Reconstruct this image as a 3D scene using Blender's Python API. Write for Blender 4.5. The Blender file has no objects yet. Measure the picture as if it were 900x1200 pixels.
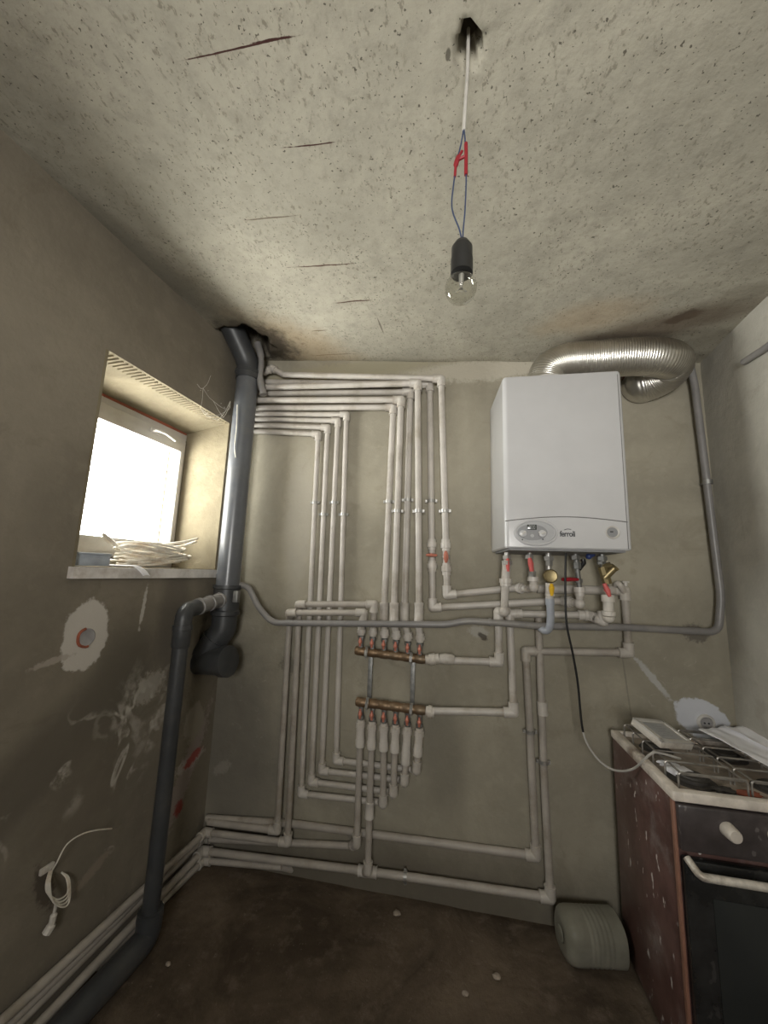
import bpy, bmesh, math, random
from mathutils import Vector as V3, Matrix, Quaternion, noise
random.seed(7)
SC = bpy.context.scene
COL = SC.collection
PI = math.pi

# ------------------------------------------------------------------ camera
F = 450.0
vv = V3((100, -2860, F)).normalized()
xx = V3((2400, 13, -F)); xx = (xx - xx.dot(vv) * vv).normalized()
nn = vv.cross(xx)
if nn.z < 0: nn = -nn
ROT = Matrix((xx, nn, vv))
CAM = V3((0, -2.059, 1.5))
def ray(px, py): return ROT @ V3((px - 450, py - 600, F))
def hit(px, py, n, d):
    r = ray(px, py)
    return CAM + r * ((d - n.dot(CAM)) / n.dot(r))
YN = V3((0, 1, 0))
def B(px, py, off=0.0): return hit(px, py, YN, -off)          # a place 'off' metres in front of the back wall
DL = ray(565, 671); DL.z = 0; DL.normalize()                  # direction of the side walls
NL = V3((DL.y, -DL.x, 0))
CL = B(245, 900); CR = B(858, 800)
CL.z = 0; CR.z = 0
def L(px, py, off=0.0): return hit(px, py, NL, NL.dot(CL) + off)
def Rt(px, py, off=0.0): return hit(px, py, -NL, (-NL).dot(CR) + off)
def Z(px, py, z): return hit(px, py, V3((0, 0, 1)), z)
def ceil_z(x): return 2.698 - 0.079 * x

cd = bpy.data.cameras.new('camera'); cam = bpy.data.objects.new('camera', cd); COL.objects.link(cam)
cd.sensor_width = 36; cd.lens = 13.5; cd.clip_start = 0.02
ax = [ROT @ V3((1, 0, 0)), ROT @ V3((0, -1, 0)), ROT @ V3((0, 0, -1))]
cam.matrix_world = Matrix.Translation(CAM) @ Matrix(ax).transposed().to_4x4()
SC.camera = cam

# ------------------------------------------------------------------ mesh builder
def perp(d):
    a = V3((0, 0, 1)) if abs(d.z) < 0.9 else V3((1, 0, 0))
    u = d.cross(a).normalized()
    return u, d.cross(u).normalized()
class MB:
    def __init__(s): s.v = []; s.f = []
    def tube(s, pts, r, n=12, cap=True, closed=False):
        pts = [V3(p) for p in pts]; m = len(pts)
        rs = r if isinstance(r, (list, tuple)) else [r] * m
        dirs = []
        for i in range(m):
            if closed: d = pts[(i + 1) % m] - pts[i - 1]
            elif i == 0: d = pts[1] - pts[0]
            elif i == m - 1: d = pts[-1] - pts[-2]
            else: d = (pts[i + 1] - pts[i]).normalized() + (pts[i] - pts[i - 1]).normalized()
            if d.length < 1e-9: d = dirs[-1] if dirs else V3((0, 0, 1))
            dirs.append(d.normalized())
        u, w = perp(dirs[0]); b0 = len(s.v)
        for i in range(m):
            if i:
                q = dirs[i - 1].rotation_difference(dirs[i]); u = q @ u
                u = (u - u.dot(dirs[i]) * dirs[i]).normalized()
            w = dirs[i].cross(u)
            for k in range(n):
                a = 2 * PI * k / n
                s.v.append(pts[i] + (u * math.cos(a) + w * math.sin(a)) * rs[i])
        for i in range(m if closed else m - 1):
            j = (i + 1) % m
            for k in range(n):
                k2 = (k + 1) % n
                s.f.append((b0 + i * n + k, b0 + i * n + k2, b0 + j * n + k2, b0 + j * n + k))
        if cap and not closed:
            s.f.append(tuple(b0 + k for k in reversed(range(n))))
            s.f.append(tuple(b0 + (m - 1) * n + k for k in range(n)))
        return s
    def cyl(s, a, b, r, r2=None, n=16): return s.tube([a, b], [r, r if r2 is None else r2], n)
    def lathe(s, a, d, prof, n=24):
        """profile of (distance along d from a, radius)"""
        a = V3(a); d = V3(d).normalized(); u, w = perp(d); b0 = len(s.v)
        for t, r in prof:
            for k in range(n):
                an = 2 * PI * k / n
                s.v.append(a + d * t + (u * math.cos(an) + w * math.sin(an)) * r)
        for i in range(len(prof) - 1):
            for k in range(n):
                k2 = (k + 1) % n
                s.f.append((b0 + i * n + k, b0 + i * n + k2, b0 + (i + 1) * n + k2, b0 + (i + 1) * n + k))
        s.f.append(tuple(b0 + k for k in reversed(range(n))))
        s.f.append(tuple(b0 + (len(prof) - 1) * n + k for k in range(n)))
        return s
    def ball(s, c, r, n=14):
        m = n // 2
        prof = [(-r * math.cos(PI * i / m), max(r * math.sin(PI * i / m), r * 0.01)) for i in range(m + 1)]
        return s.lathe(c, (0, 0, 1), prof, n)
    def box(s, c, h, ax=None, bev=0.0):
        """centre, half sizes, three axes; bev chamfers every edge"""
        c = V3(c); ax = ax or (V3((1, 0, 0)), V3((0, 1, 0)), V3((0, 0, 1)))
        bm = bmesh.new(); bmesh.ops.create_cube(bm, size=2)
        for v in bm.verts: v.co = V3((v.co.x * h[0], v.co.y * h[1], v.co.z * h[2]))
        if bev: bmesh.ops.bevel(bm, geom=bm.edges[:], offset=bev, segments=2, affect='EDGES', profile=0.5)
        bm.verts.index_update(); b0 = len(s.v)
        for v in bm.verts: s.v.append(c + ax[0] * v.co.x + ax[1] * v.co.y + ax[2] * v.co.z)
        for f in bm.faces: s.f.append(tuple(b0 + v.index for v in f.verts))
        bm.free(); return s
    def box2(s, lo, hi, bev=0.0):
        lo = V3(lo); hi = V3(hi); return s.box((lo + hi) / 2, (hi - lo) / 2, None, bev)
    def prism(s, poly, off):
        """closed polygon of 3D points swept by a vector"""
        n = len(poly); b0 = len(s.v); off = V3(off)
        s.v += [V3(p) for p in poly] + [V3(p) + off for p in poly]
        s.f.append(tuple(range(b0, b0 + n))); s.f.append(tuple(b0 + n + k for k in reversed(range(n))))
        for k in range(n):
            k2 = (k + 1) % n; s.f.append((b0 + k, b0 + n + k, b0 + n + k2, b0 + k2))
        return s
    def grid(s, fn, nu, nv):
        b0 = len(s.v)
        for j in range(nv + 1):
            for i in range(nu + 1): s.v.append(V3(fn(i / nu, j / nv)))
        for j in range(nv):
            for i in range(nu):
                a = b0 + j * (nu + 1) + i
                s.f.append((a, a + 1, a + nu + 2, a + nu + 1))
        return s
    def build(s, name, mat, parent=None, loc=None, ang=38, normals=True):
        wl = V3((0, 0, 0))
        p = parent
        while p is not None: wl = wl + p.location; p = p.parent
        if parent is None and loc is not None: wl = V3(loc)
        me = bpy.data.meshes.new(name)
        me.from_pydata([tuple(v - wl) for v in s.v], [], s.f)
        if normals:
            bm = bmesh.new(); bm.from_mesh(me); bmesh.ops.recalc_face_normals(bm, faces=bm.faces[:]); bm.to_mesh(me); bm.free()
        for q in me.polygons: q.use_smooth = True
        me.set_sharp_from_angle(angle=math.radians(ang))
        me.materials.append(mat)
        o = bpy.data.objects.new(name, me); COL.objects.link(o)
        if parent is not None: o.parent = parent
        elif loc is not None: o.location = loc
        return o
def tag(o, label, cat, group=None, kind=None):
    o['label'] = label; o['category'] = cat
    if group: o['group'] = group
    if kind: o['kind'] = kind
    return o
def thing(name, label, cat, loc, group=None):
    o = bpy.data.objects.new(name, None); COL.objects.link(o); o.location = loc; o.empty_display_size = 0.05
    return tag(o, label, cat, group)
def struct(o): o['kind'] = 'structure'; return o
def fillet(pts, r, k=6):
    pts = [V3(p) for p in pts]; out = [pts[0]]
    for i in range(1, len(pts) - 1):
        a, b, c = pts[i - 1], pts[i], pts[i + 1]
        d1 = (a - b); d2 = (c - b); q = min(r, d1.length * .49, d2.length * .49)
        p1 = b + d1.normalized() * q; p2 = b + d2.normalized() * q
        for j in range(k + 1):
            t = j / k; out.append((1 - t) ** 2 * p1 + 2 * t * (1 - t) * b + t * t * p2)
    out.append(pts[-1]); return out
def spline(pts, k=8):
    pts = [V3(p) for p in pts]; P = [pts[0] * 2 - pts[1]] + pts + [pts[-1] * 2 - pts[-2]]; out = []
    for i in range(1, len(P) - 2):
        for j in range(k):
            t = j / k; a, b, c, d = P[i - 1], P[i], P[i + 1], P[i + 2]
            out.append(0.5 * ((2 * b) + (c - a) * t + (2 * a - 5 * b + 4 * c - d) * t * t + (3 * b - a - 3 * c + d) * t ** 3))
    out.append(pts[-1]); return out

# ------------------------------------------------------------------ materials
class NT:
    def __init__(s, name):
        s.m = bpy.data.materials.new(name); s.m.use_nodes = True; s.t = s.m.node_tree; s.b = s.t.nodes['Principled BSDF']
    def n(s, ty, **k):
        o = s.t.nodes.new(ty)
        for a, b in k.items(): setattr(o, a, b)
        return o
    def l(s, a, b): s.t.links.new(a, b)
    def coord(s):
        if not hasattr(s, 'co'): s.co = s.n('ShaderNodeTexCoord').outputs['Object']
        return s.co
    def noise(s, scale, detail=6, rough=.6, vec=None, dist=0):
        o = s.n('ShaderNodeTexNoise'); o.inputs['Scale'].default_value = scale; o.inputs['Detail'].default_value = detail
        o.inputs['Roughness'].default_value = rough; o.inputs['Distortion'].default_value = dist
        s.l(vec or s.coord(), o.inputs['Vector']); return o.outputs['Fac']
    def ramp(s, x, a, b):
        o = s.n('ShaderNodeMapRange'); o.interpolation_type = 'SMOOTHSTEP'
        o.inputs['From Min'].default_value = a; o.inputs['From Max'].default_value = b; s.l(x, o.inputs['Value']); return o.outputs['Result']
    def math(s, op, a, b=None):
        o = s.n('ShaderNodeMath', operation=op)
        for i, x in enumerate((a, b)):
            if x is None: continue
            if isinstance(x, (int, float)): o.inputs[i].default_value = x
            else: s.l(x, o.inputs[i])
        return o.outputs[0]
    def mix(s, fac, a, b):
        o = s.n('ShaderNodeMix', data_type='RGBA')
        if isinstance(fac, (int, float)): o.inputs['Factor'].default_value = fac
        else: s.l(fac, o.inputs['Factor'])
        for key, x in (('A', a), ('B', b)):
            i = [q for q in o.inputs if q.name == key and q.type == 'RGBA'][0]
            if isinstance(x, (tuple, list)): i.default_value = (*x[:3], 1)
            else: s.l(x, i)
        return [q for q in o.outputs if q.type == 'RGBA'][0]
    def bump(s, h, strength, dist, prev=None):
        o = s.n('ShaderNodeBump'); o.inputs['Strength'].default_value = strength; o.inputs['Distance'].default_value = dist
        s.l(h, o.inputs['Height'])
        if prev is not None: s.l(prev, o.inputs['Normal'])
        return o.outputs['Normal']
    def patch(s, c, a, b, amount=.6, nscale=14, edge=.12, detail=5):
        """mask of an irregular blotch around c with half extents a and b (vectors)"""
        c = V3(c); A = a / a.length_squared; Bv = b / b.length_squared
        sub = s.n('ShaderNodeVectorMath', operation='SUBTRACT'); s.l(s.coord(), sub.inputs[0]); sub.inputs[1].default_value = c
        r = []
        for q in (A, Bv):
            d = s.n('ShaderNodeVectorMath', operation='DOT_PRODUCT'); s.l(sub.outputs[0], d.inputs[0]); d.inputs[1].default_value = q
            r.append(s.math('MULTIPLY', d.outputs['Value'], d.outputs['Value']))
        e = s.math('SQRT', s.math('ADD', r[0], r[1]))
        no = s.noise(nscale, detail, .65)
        e = s.math('ADD', e, s.math('MULTIPLY', s.math('SUBTRACT', no, .5), amount * 2))
        return s.ramp(e, 1 + edge, 1 - edge)
def simple(name, col, rough=.5, metal=0.0, var=.12, scale=18, bump=0.0, bscale=60, dust=None, spec=None, trans=None):
    t = NT(name); n = t.noise(scale)
    c = t.mix(t.ramp(n, .3, .7), tuple(x * (1 - var) for x in col), tuple(min(1, x * (1 + var)) for x in col))
    if dust:
        c = t.mix(t.ramp(t.noise(scale * .45, 8, .7), .48, .68), c, dust)
    t.l(c, t.b.inputs['Base Color']); t.b.inputs['Roughness'].default_value = rough; t.b.inputs['Metallic'].default_value = metal
    if spec is not None: t.b.inputs['Specular IOR Level'].default_value = spec
    if bump: t.l(t.bump(t.noise(bscale, 4), .5, bump), t.b.inputs['Normal'])
    return t.m

M = {}
M['ppr'] = simple('white_plastic_pipe', (.48, .445, .405), .42, var=.08, dust=(.36, .32, .27), scale=9)
M['ppr2'] = simple('white_plastic_fitting', (.53, .495, .45), .38, var=.06, dust=(.41, .365, .315), scale=14)
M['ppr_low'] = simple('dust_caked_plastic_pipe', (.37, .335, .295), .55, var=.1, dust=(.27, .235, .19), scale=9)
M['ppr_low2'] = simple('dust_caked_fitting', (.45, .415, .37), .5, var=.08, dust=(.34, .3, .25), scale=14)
M['grey_pvc'] = simple('grey_pvc', (.105, .11, .12), .28, var=.1, dust=(.13, .13, .128), scale=7)
M['dark_pvc'] = simple('dark_grey_pvc', (.042, .044, .047), .42, var=.15, dust=(.065, .063, .06), scale=9)
M['gas'] = simple('grey_painted_steel', (.21, .2, .195), .38, var=.1, dust=(.26, .245, .225), scale=9)
M['hose'] = simple('blue_grey_hose', (.33, .35, .39), .4, var=.08)
M['steel'] = simple('galvanised_steel', (.42, .41, .39), .42, .75, var=.15, scale=30)
M['dull_steel'] = simple('dull_steel', (.28, .28, .27), .5, .8, var=.2, scale=30)
M['brass'] = simple('aged_brass', (.22, .145, .085), .45, .6, var=.25, scale=22, dust=(.2, .15, .1))
M['brass2'] = simple('bright_brass', (.27, .215, .11), .4, .75, var=.15, scale=22)
M['red'] = simple('faded_red_paint', (.62, .12, .11), .45, var=.15)
M['pinkred'] = simple('copper_red_handle', (.55, .2, .14), .4, .2, var=.2)
M['darkred'] = simple('dark_red_plastic', (.28, .012, .02), .35)
M['yellow'] = simple('yellow_paint', (.75, .45, .03), .4)
M['black'] = simple('black_plastic', (.012, .012, .012), .4)
M['blue_knob'] = simple('blue_plastic', (.03, .05, .16), .4)
M['boiler'] = simple('white_enamel', (.5, .495, .5), .22, var=.025, scale=6)
M['boiler_dark'] = simple('boiler_underside', (.22, .22, .22), .6)
M['bezel'] = simple('grey_bezel', (.36, .36, .365), .4, var=.04)
M['bezel_dark'] = simple('recess_grey', (.23, .23, .235), .45, var=.05)
M['seam'] = simple('panel_gap', (.16, .155, .15), .7)
M['lcd'] = simple('dark_display', (.05, .055, .05), .15)
M['ink'] = simple('dark_ink', (.03, .03, .035), .5)
M['upvc'] = simple('white_upvc', (.5, .48, .45), .35, var=.06, dust=(.42, .39, .35), scale=8)
M['foam'] = simple('red_brown_foam', (.25, .07, .035), .9, bump=.004)
M['sill'] = simple('dirty_white_sill', (.66, .63, .6), .5, var=.12, dust=(.45, .4, .36), scale=10)
M['cable_white'] = simple('white_cable', (.72, .68, .6), .5, var=.12, dust=(.55, .45, .34), scale=20)
M['cable_grey'] = simple('grey_cable', (.42, .4, .37), .5)
M['wire_blue'] = simple('blue_wire', (.03, .045, .095), .5)
M['tape'] = simple('red_tape', (.22, .008, .016), .5)
M['web'] = simple('cobweb', (.6, .57, .5), .9)
M['block'] = simple('blue_grey_metal', (.3, .33, .37), .5)
M['paper'] = simple('white_paper', (.86, .855, .89), .6, var=.04, scale=6)
M['debris'] = simple('rubble', (.3, .25, .2), .9, var=.3, scale=30)
M['iron'] = simple('sooty_iron', (.05, .045, .04), .6, .3, var=.3)
M['wire'] = simple('enamelled_wire', (.3, .28, .255), .32, .6, var=.3, scale=20)
M['brick'] = simple('red_brick', (.26, .075, .04), .9, var=.3, bump=.003)
M['plate'] = simple('grimy_white_plastic', (.6, .56, .5), .5, var=.1, dust=(.36, .31, .26), scale=12)
M['void'] = simple('sooty_void', (.012, .011, .01), .95)
M['cap_grey'] = simple('grey_plug', (.3, .29, .29), .5)

# plaster walls: grey beige render with trowel clouds, specks, and blotches, some where it was patched
def plaster(name, base, patches, speck=1.0, clouds=.16, bump=.5, smears=()):
    t = NT(name)
    c = t.mix(t.ramp(t.noise(1.7, 8, .62, dist=.6), .3, .72), tuple(x * (1 - clouds) for x in base), tuple(x * (1 + clouds) for x in base))
    c = t.mix(t.math('MULTIPLY', t.ramp(t.noise(6, 7, .7), .52, .7), .45), c, (base[0] * .8, base[1] * .79, base[2] * .76))
    c = t.mix(t.math('MULTIPLY', t.ramp(t.noise(70, 4, .6), .66, .74), .5 * speck), c, tuple(x * .5 for x in base))
    c = t.mix(t.math('MULTIPLY', t.ramp(t.noise(13, 9, .72, dist=.3), .46, .7), .35), c, tuple(x * 1.25 for x in base))
    c = t.mix(t.math('MULTIPLY', t.ramp(t.noise(3.3, 9, .7, dist=1.0), .55, .66), .4), c, (base[0] * .72, base[1] * .7, base[2] * .66))
    for p in patches:
        m = t.patch(*p[:3], *p[4:8])
        if len(p) > 8: m = t.math('MULTIPLY', m, p[8])
        c = t.mix(m, c, p[3])
    for (ctr, e1, e2, sc, wid, thr, al) in smears:      # curved trowel smears of paler filler
        reg = t.patch(ctr, e1 - ctr, e2 - ctr, .35, 5, .45, 3)
        ln = t.ramp(t.math('ABSOLUTE', t.math('SUBTRACT', t.noise(sc, 2.5, .5, dist=.8), .5)), wid, wid * .25)
        br = t.ramp(t.noise(sc * 2.2, 6, .65), thr, thr + .2)
        c = t.mix(t.math('MULTIPLY', t.math('MULTIPLY', reg, ln), t.math('MULTIPLY', br, al)), c, (.5, .46, .4))
    t.l(c, t.b.inputs['Base Color']); t.b.inputs['Roughness'].default_value = .9
    t.b.inputs['Specular IOR Level'].default_value = .25
    nb = t.bump(t.noise(5, 6, .6), bump * .5, .03)
    nb = t.bump(t.noise(60, 6, .7), bump * .6, .004, nb)
    t.l(nb, t.b.inputs['Normal'])
    return t.m
def pp(fn, c, e1, e2, col, amount=.5, ns=14, edge=.12, det=5, alpha=1.0):
    """blotch on a wall: centre, and the two places its axes reach"""
    c0 = fn(*c)
    if min((fn(*e1) - c0).length, (fn(*e2) - c0).length) < .07: ns = max(ns, 48); det = 7; amount = max(amount, 1.0); edge = max(edge, .3); alpha = alpha * .8
    return (c0, fn(*e1) - c0, fn(*e2) - c0, col, amount, ns, edge, det, alpha)
WH = (.52, .485, .44)
left_p = [
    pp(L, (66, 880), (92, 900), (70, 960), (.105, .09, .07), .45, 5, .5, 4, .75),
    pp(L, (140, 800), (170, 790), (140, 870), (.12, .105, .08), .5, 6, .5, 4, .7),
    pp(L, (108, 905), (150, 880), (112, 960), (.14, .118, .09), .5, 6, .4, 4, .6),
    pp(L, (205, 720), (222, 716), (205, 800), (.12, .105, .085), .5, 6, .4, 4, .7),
    pp(L, (101, 742), (127, 738), (103, 780), (.5, .465, .415), .45, 13, .06, 6),
    pp(L, (168, 712), (170, 712), (167, 735), (.5, .47, .42), .5, 22, .15),
    pp(L, (62, 775), (86, 768), (62, 779), (.36, .32, .27), .6, 22, .15),
    pp(L, (107, 1022), (119, 1020), (108, 1028), (.27, .23, .18), .6, 22, .15),
    pp(L, (175, 805), (190, 800), (176, 820), (.36, .33, .28), .6, 18, .15),
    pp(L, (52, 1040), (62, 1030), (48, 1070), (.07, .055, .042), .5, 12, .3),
    pp(L, (218, 905), (226, 905), (218, 960), (.32, .27, .25), .5, 12, .2),
    pp(L, (222, 893), (238, 882), (222, 900), (.42, .38, .34), .6, 18, .12),
    pp(L, (226, 888), (235, 882), (227, 893), (.33, .03, .025), .7, 24, .1),
    pp(L, (209, 947), (214, 943), (209, 955), (.28, .03, .025), .7, 24, .1),
    pp(L, (228, 845), (240, 835), (228, 865), (.3, .27, .22), .8, 20, .15),
]
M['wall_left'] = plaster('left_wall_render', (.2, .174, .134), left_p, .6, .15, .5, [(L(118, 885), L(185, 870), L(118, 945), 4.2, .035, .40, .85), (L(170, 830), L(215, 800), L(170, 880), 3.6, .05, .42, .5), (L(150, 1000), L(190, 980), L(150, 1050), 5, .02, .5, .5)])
M['wall_right'] = plaster('right_wall_render', (.41, .39, .34), [], .3, .1)
back_p = [
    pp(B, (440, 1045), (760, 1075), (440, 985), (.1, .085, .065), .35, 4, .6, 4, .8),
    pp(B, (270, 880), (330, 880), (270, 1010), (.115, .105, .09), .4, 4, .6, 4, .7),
    pp(B, (520, 880), (545, 880), (520, 950), (.17, .155, .125), .5, 6, .5, 4, .5),
    pp(B, (350, 610), (366, 610), (350, 690), (.37, .345, .3), .35, 5, .4, 4, .45),  # soft paler zone: window light painted into the wall colour
    pp(B, (565, 434), (655, 430), (565, 446), (.5, .46, .38), .6, 16, .1),
    pp(B, (400, 436), (520, 440), (400, 446), (.34, .31, .22), .6, 14, .2),
    pp(B, (823, 843), (850, 838), (826, 868), (.55, .56, .6), .45, 16, .07, 6),
    pp(B, (765, 795), (768, 793), (764, 816), (.46, .45, .44), .8, 26, .1),
    pp(B, (560, 740), (570, 738), (560, 747), (.4, .38, .34), .8, 26, .1),
    pp(B, (566, 746), (569, 744), (566, 751), (.05, .04, .03), .5, 26, .1),
    pp(B, (815, 742), (830, 742), (815, 752), (.12, .105, .09), .9, 22, .1),
    pp(B, (340, 780), (352, 778), (340, 790), (.09, .08, .065), .9, 20, .2, 5, .6),
    pp(B, (765, 445), (800, 445), (765, 452), (.1, .06, .035), .8, 16, .2, 5, .8),
    pp(B, (742, 442), (758, 442), (742, 447), (.3, .09, .04), .6, 20, .2, 5, .9),
    pp(B, (735, 808), (736, 808), (736, 860), (.13, .12, .1), .8, 12, .2, 5, .5),
    pp(B, (260, 900), (270, 898), (262, 906), (.3, .28, .24), 1.0, 20, .2, 5, .6),
]
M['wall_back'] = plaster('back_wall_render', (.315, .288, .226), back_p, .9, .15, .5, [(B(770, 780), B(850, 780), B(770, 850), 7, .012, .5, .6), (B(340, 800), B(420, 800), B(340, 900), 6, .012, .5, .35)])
M['wall_front'] = plaster('front_wall_render', (.3, .28, .24), [], .3, .1)
M['reveal'] = plaster('reveal_plaster', (.19, .16, .105), [], .8, .2, .9)

def C(px, py): 
    # a place on the sloping ceiling
    n = V3((.079, 0, 1)); return hit(px, py, n, 2.698)
def crack(a, b, w):
    A, Bq = C(*a), C(*b); d = (Bq - A) / 2; s = d.cross(V3((0, 0, 1))).normalized() * w
    return ((A + Bq) / 2, d, s)
t = NT('raw_concrete_ceiling')
base = (.375, .35, .285)
c = t.mix(t.ramp(t.noise(1.5, 8, .6, dist=.5), .3, .7), tuple(x * .86 for x in base), tuple(x * 1.13 for x in base))
c = t.mix(t.math('MULTIPLY', t.ramp(t.noise(9, 8, .75), .5, .72), .5), c, (.25, .235, .195))
mp = t.n('ShaderNodeMapping'); mp.inputs['Scale'].default_value = (1.0, .6, 1); mp.inputs['Rotation'].default_value = (0, 0, .5); t.l(t.coord(), mp.inputs['Vector'])
pores = t.math('MULTIPLY', t.ramp(t.noise(84, 3, .6, mp.outputs[0]), .57, .67), t.ramp(t.noise(4, 5, .65), .34, .58))
pits = t.ramp(t.noise(105, 2, .5), .665, .705)
c = t.mix(t.math('MULTIPLY', t.ramp(t.noise(21, 6, .7), .42, .7), .4), c, (.24, .222, .178))
c = t.mix(t.math('MULTIPLY', pores, .6), c, (.15, .135, .1))
c = t.mix(t.math('MULTIPLY', pits, .85), c, (.075, .066, .05))
rust = (.055, .022, .018)
for a, b, w, col, am, al in [
        ((218, 69), (345, 43), .002, rust, .8, 1), ((296, 51), (345, 43), .0028, rust, .9, 1), ((335, 172), (400, 166), .0022, rust, .9, 1),
        ((285, 258), (345, 252), .003, (.13, .1, .075), .7, .9), ((345, 313), (412, 309), .0035, (.09, .055, .04), .7, 1),
        ((395, 355), (435, 352), .004, (.09, .055, .04), .7, 1), ((365, 388), (385, 387), .004, (.13, .1, .075), .7, .8),
        ((442, 372), (449, 389), .004, (.12, .1, .08), .7, .8), ((362, 417), (420, 414), .004, (.13, .1, .075), .8, .8)]:
    k = crack(a, b, w); m = t.math('MULTIPLY', t.patch(*k, am, 30, .25), al); c = t.mix(m, c, col)
for ctr, e1, e2, col, am, ns, ed, al in [
        ((345, 404), (400, 400), (345, 380), (.3, .2, .095), .5, 9, .6, .5),
        ((300, 400), (345, 415), (302, 380), (.05, .04, .03), .6, 16, .35, .9),
        ((800, 372), (822, 371), (800, 377), (.06, .045, .035), .8, 18, .3, .9),
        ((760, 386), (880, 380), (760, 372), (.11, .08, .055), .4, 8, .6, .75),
        ((690, 372), (750, 368), (690, 356), (.4, .28, .16), .5, 8, .6, .35),
        ((548, 54), (560, 54), (548, 72), (.06, .05, .04), .35, 22, .2, 1),
        ((120, 275), (245, 392), (138, 260), (.16, .145, .115), .55, 12, .5, .75),
        ((525, 64), (528, 64), (525, 72), (.1, .09, .07), .4, 22, .2, .9),
        ((870, 345), (900, 335), (872, 355), (.2, .18, .14), .8, 12, .3, .5)]:
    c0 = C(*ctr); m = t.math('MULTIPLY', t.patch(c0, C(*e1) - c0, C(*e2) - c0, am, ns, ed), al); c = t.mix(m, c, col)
t.l(c, t.b.inputs['Base Color']); t.b.inputs['Roughness'].default_value = .92; t.b.inputs['Specular IOR Level'].default_value = .2
nb = t.bump(t.noise(3, 4, .5), .25, .03); nb = t.bump(pores, -.5, .006, nb); nb = t.bump(pits, -.4, .004, nb); nb = t.bump(t.noise(42, 6, .65), .5, .004, nb)
t.l(nb, t.b.inputs['Normal']); M['ceiling'] = t.m

t = NT('dirt_floor')
c = t.mix(t.ramp(t.noise(2.2, 9, .66, dist=.8), .3, .7), (.058, .043, .03), (.15, .115, .082))
c = t.mix(t.math('MULTIPLY', t.ramp(t.noise(11, 8, .7), .52, .66), .55), c, (.16, .125, .095))
c = t.mix(t.math('MULTIPLY', t.ramp(t.noise(55, 5, .6), .66, .72), .5), c, (.22, .18, .14))
t.l(c, t.b.inputs['Base Color']); t.b.inputs['Roughness'].default_value = .95; t.b.inputs['Specular IOR Level'].default_value = .15
t.l(t.bump(t.noise(45, 7, .7), .6, .008, t.bump(t.noise(6, 7, .65), .5, .03)), t.b.inputs['Normal']); M['floor'] = t.m

# stove enamel: red brown with white paint spatter, dustier towards the foot
def enamel(name, base, rough, spat, haze):
    t = NT(name)
    c = t.mix(t.ramp(t.noise(7, 7, .65), .35, .7), base, tuple(x * 1.6 + .012 for x in base))
    c = t.mix(t.math('MULTIPLY', t.ramp(t.noise(4.5, 8, .7), .5, .72), haze), c, (.3, .265, .25))
    mp = t.n('ShaderNodeMapping'); mp.inputs['Scale'].default_value = (1, 1.6, .62); mp.inputs['Rotation'].default_value = (.5, 0, 0); t.l(t.coord(), mp.inputs['Vector'])
    s = t.ramp(t.noise(30, 2.5, .55, mp.outputs[0]), .665, .70)
    c = t.mix(t.math('MULTIPLY', s, spat), c, (.62, .58, .55))
    t.l(c, t.b.inputs['Base Color']); t.b.inputs['Roughness'].default_value = rough
    t.l(t.bump(t.noise(30, 5), .2, .003), t.b.inputs['Normal']); return t.m
M['enamel'] = enamel('red_brown_enamel', (.08, .039, .033), .34, .9, .65)
M['panel'] = enamel('dark_brown_panel', (.035, .028, .028), .3, .12, .22)
M['door'] = enamel('black_oven_door', (.008, .008, .008), .25, .03, .03)
M['hob'] = simple('grimy_cream_enamel', (.66, .6, .53), .4, var=.2, scale=12, dust=(.25, .19, .15))
M['tray'] = simple('burnt_hob_tray', (.3, .25, .2), .5, var=.3, scale=12, dust=(.06, .045, .035))
M['trim'] = simple('worn_chrome', (.7, .65, .58), .4, .4, var=.2, dust=(.35, .3, .25), scale=25)

t = NT('window_glass')
tr = t.n('ShaderNodeBsdfTransparent'); gl = t.n('ShaderNodeBsdfGlossy'); gl.inputs['Roughness'].default_value = .02
fr = t.n('ShaderNodeLayerWeight'); fr.inputs['Blend'].default_value = .5; mx = t.n('ShaderNodeMixShader')
dirt = t.noise(6, 6); tr.inputs['Color'].default_value = (.95, .96, .95, 1)
t.l(t.math('ADD', t.math('MULTIPLY', t.math('POWER', fr.outputs['Facing'], 4), .4), .04), mx.inputs[0]); t.l(tr.outputs[0], mx.inputs[1]); t.l(gl.outputs[0], mx.inputs[2])
t.l(mx.outputs[0], t.t.nodes['Material Output'].inputs['Surface']); M['glass'] = t.m

t = NT('bulb_glass')
tr = t.n('ShaderNodeBsdfTransparent'); gl = t.n('ShaderNodeBsdfGlossy'); gl.inputs['Roughness'].default_value = .03
lw = t.n('ShaderNodeLayerWeight'); lw.inputs['Blend'].default_value = .35; mx = t.n('ShaderNodeMixShader')
tr.inputs['Color'].default_value = (.93, .93, .9, 1)
t.l(t.math('MULTIPLY', lw.outputs['Facing'], .45), mx.inputs[0]); t.l(tr.outputs[0], mx.inputs[1]); t.l(gl.outputs[0], mx.inputs[2])
t.l(mx.outputs[0], t.t.nodes['Material Output'].inputs['Surface']); M['bulb'] = t.m

t = NT('dusty_pet')
c = t.mix(t.ramp(t.noise(8, 6), .35, .7), (.25, .24, .19), (.36, .345, .285))
t.l(c, t.b.inputs['Base Color']); t.b.inputs['Roughness'].default_value = .3; t.b.inputs['Transmission Weight'].default_value = .35; t.b.inputs['IOR'].default_value = 1.2
M['pet'] = t.m

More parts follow.
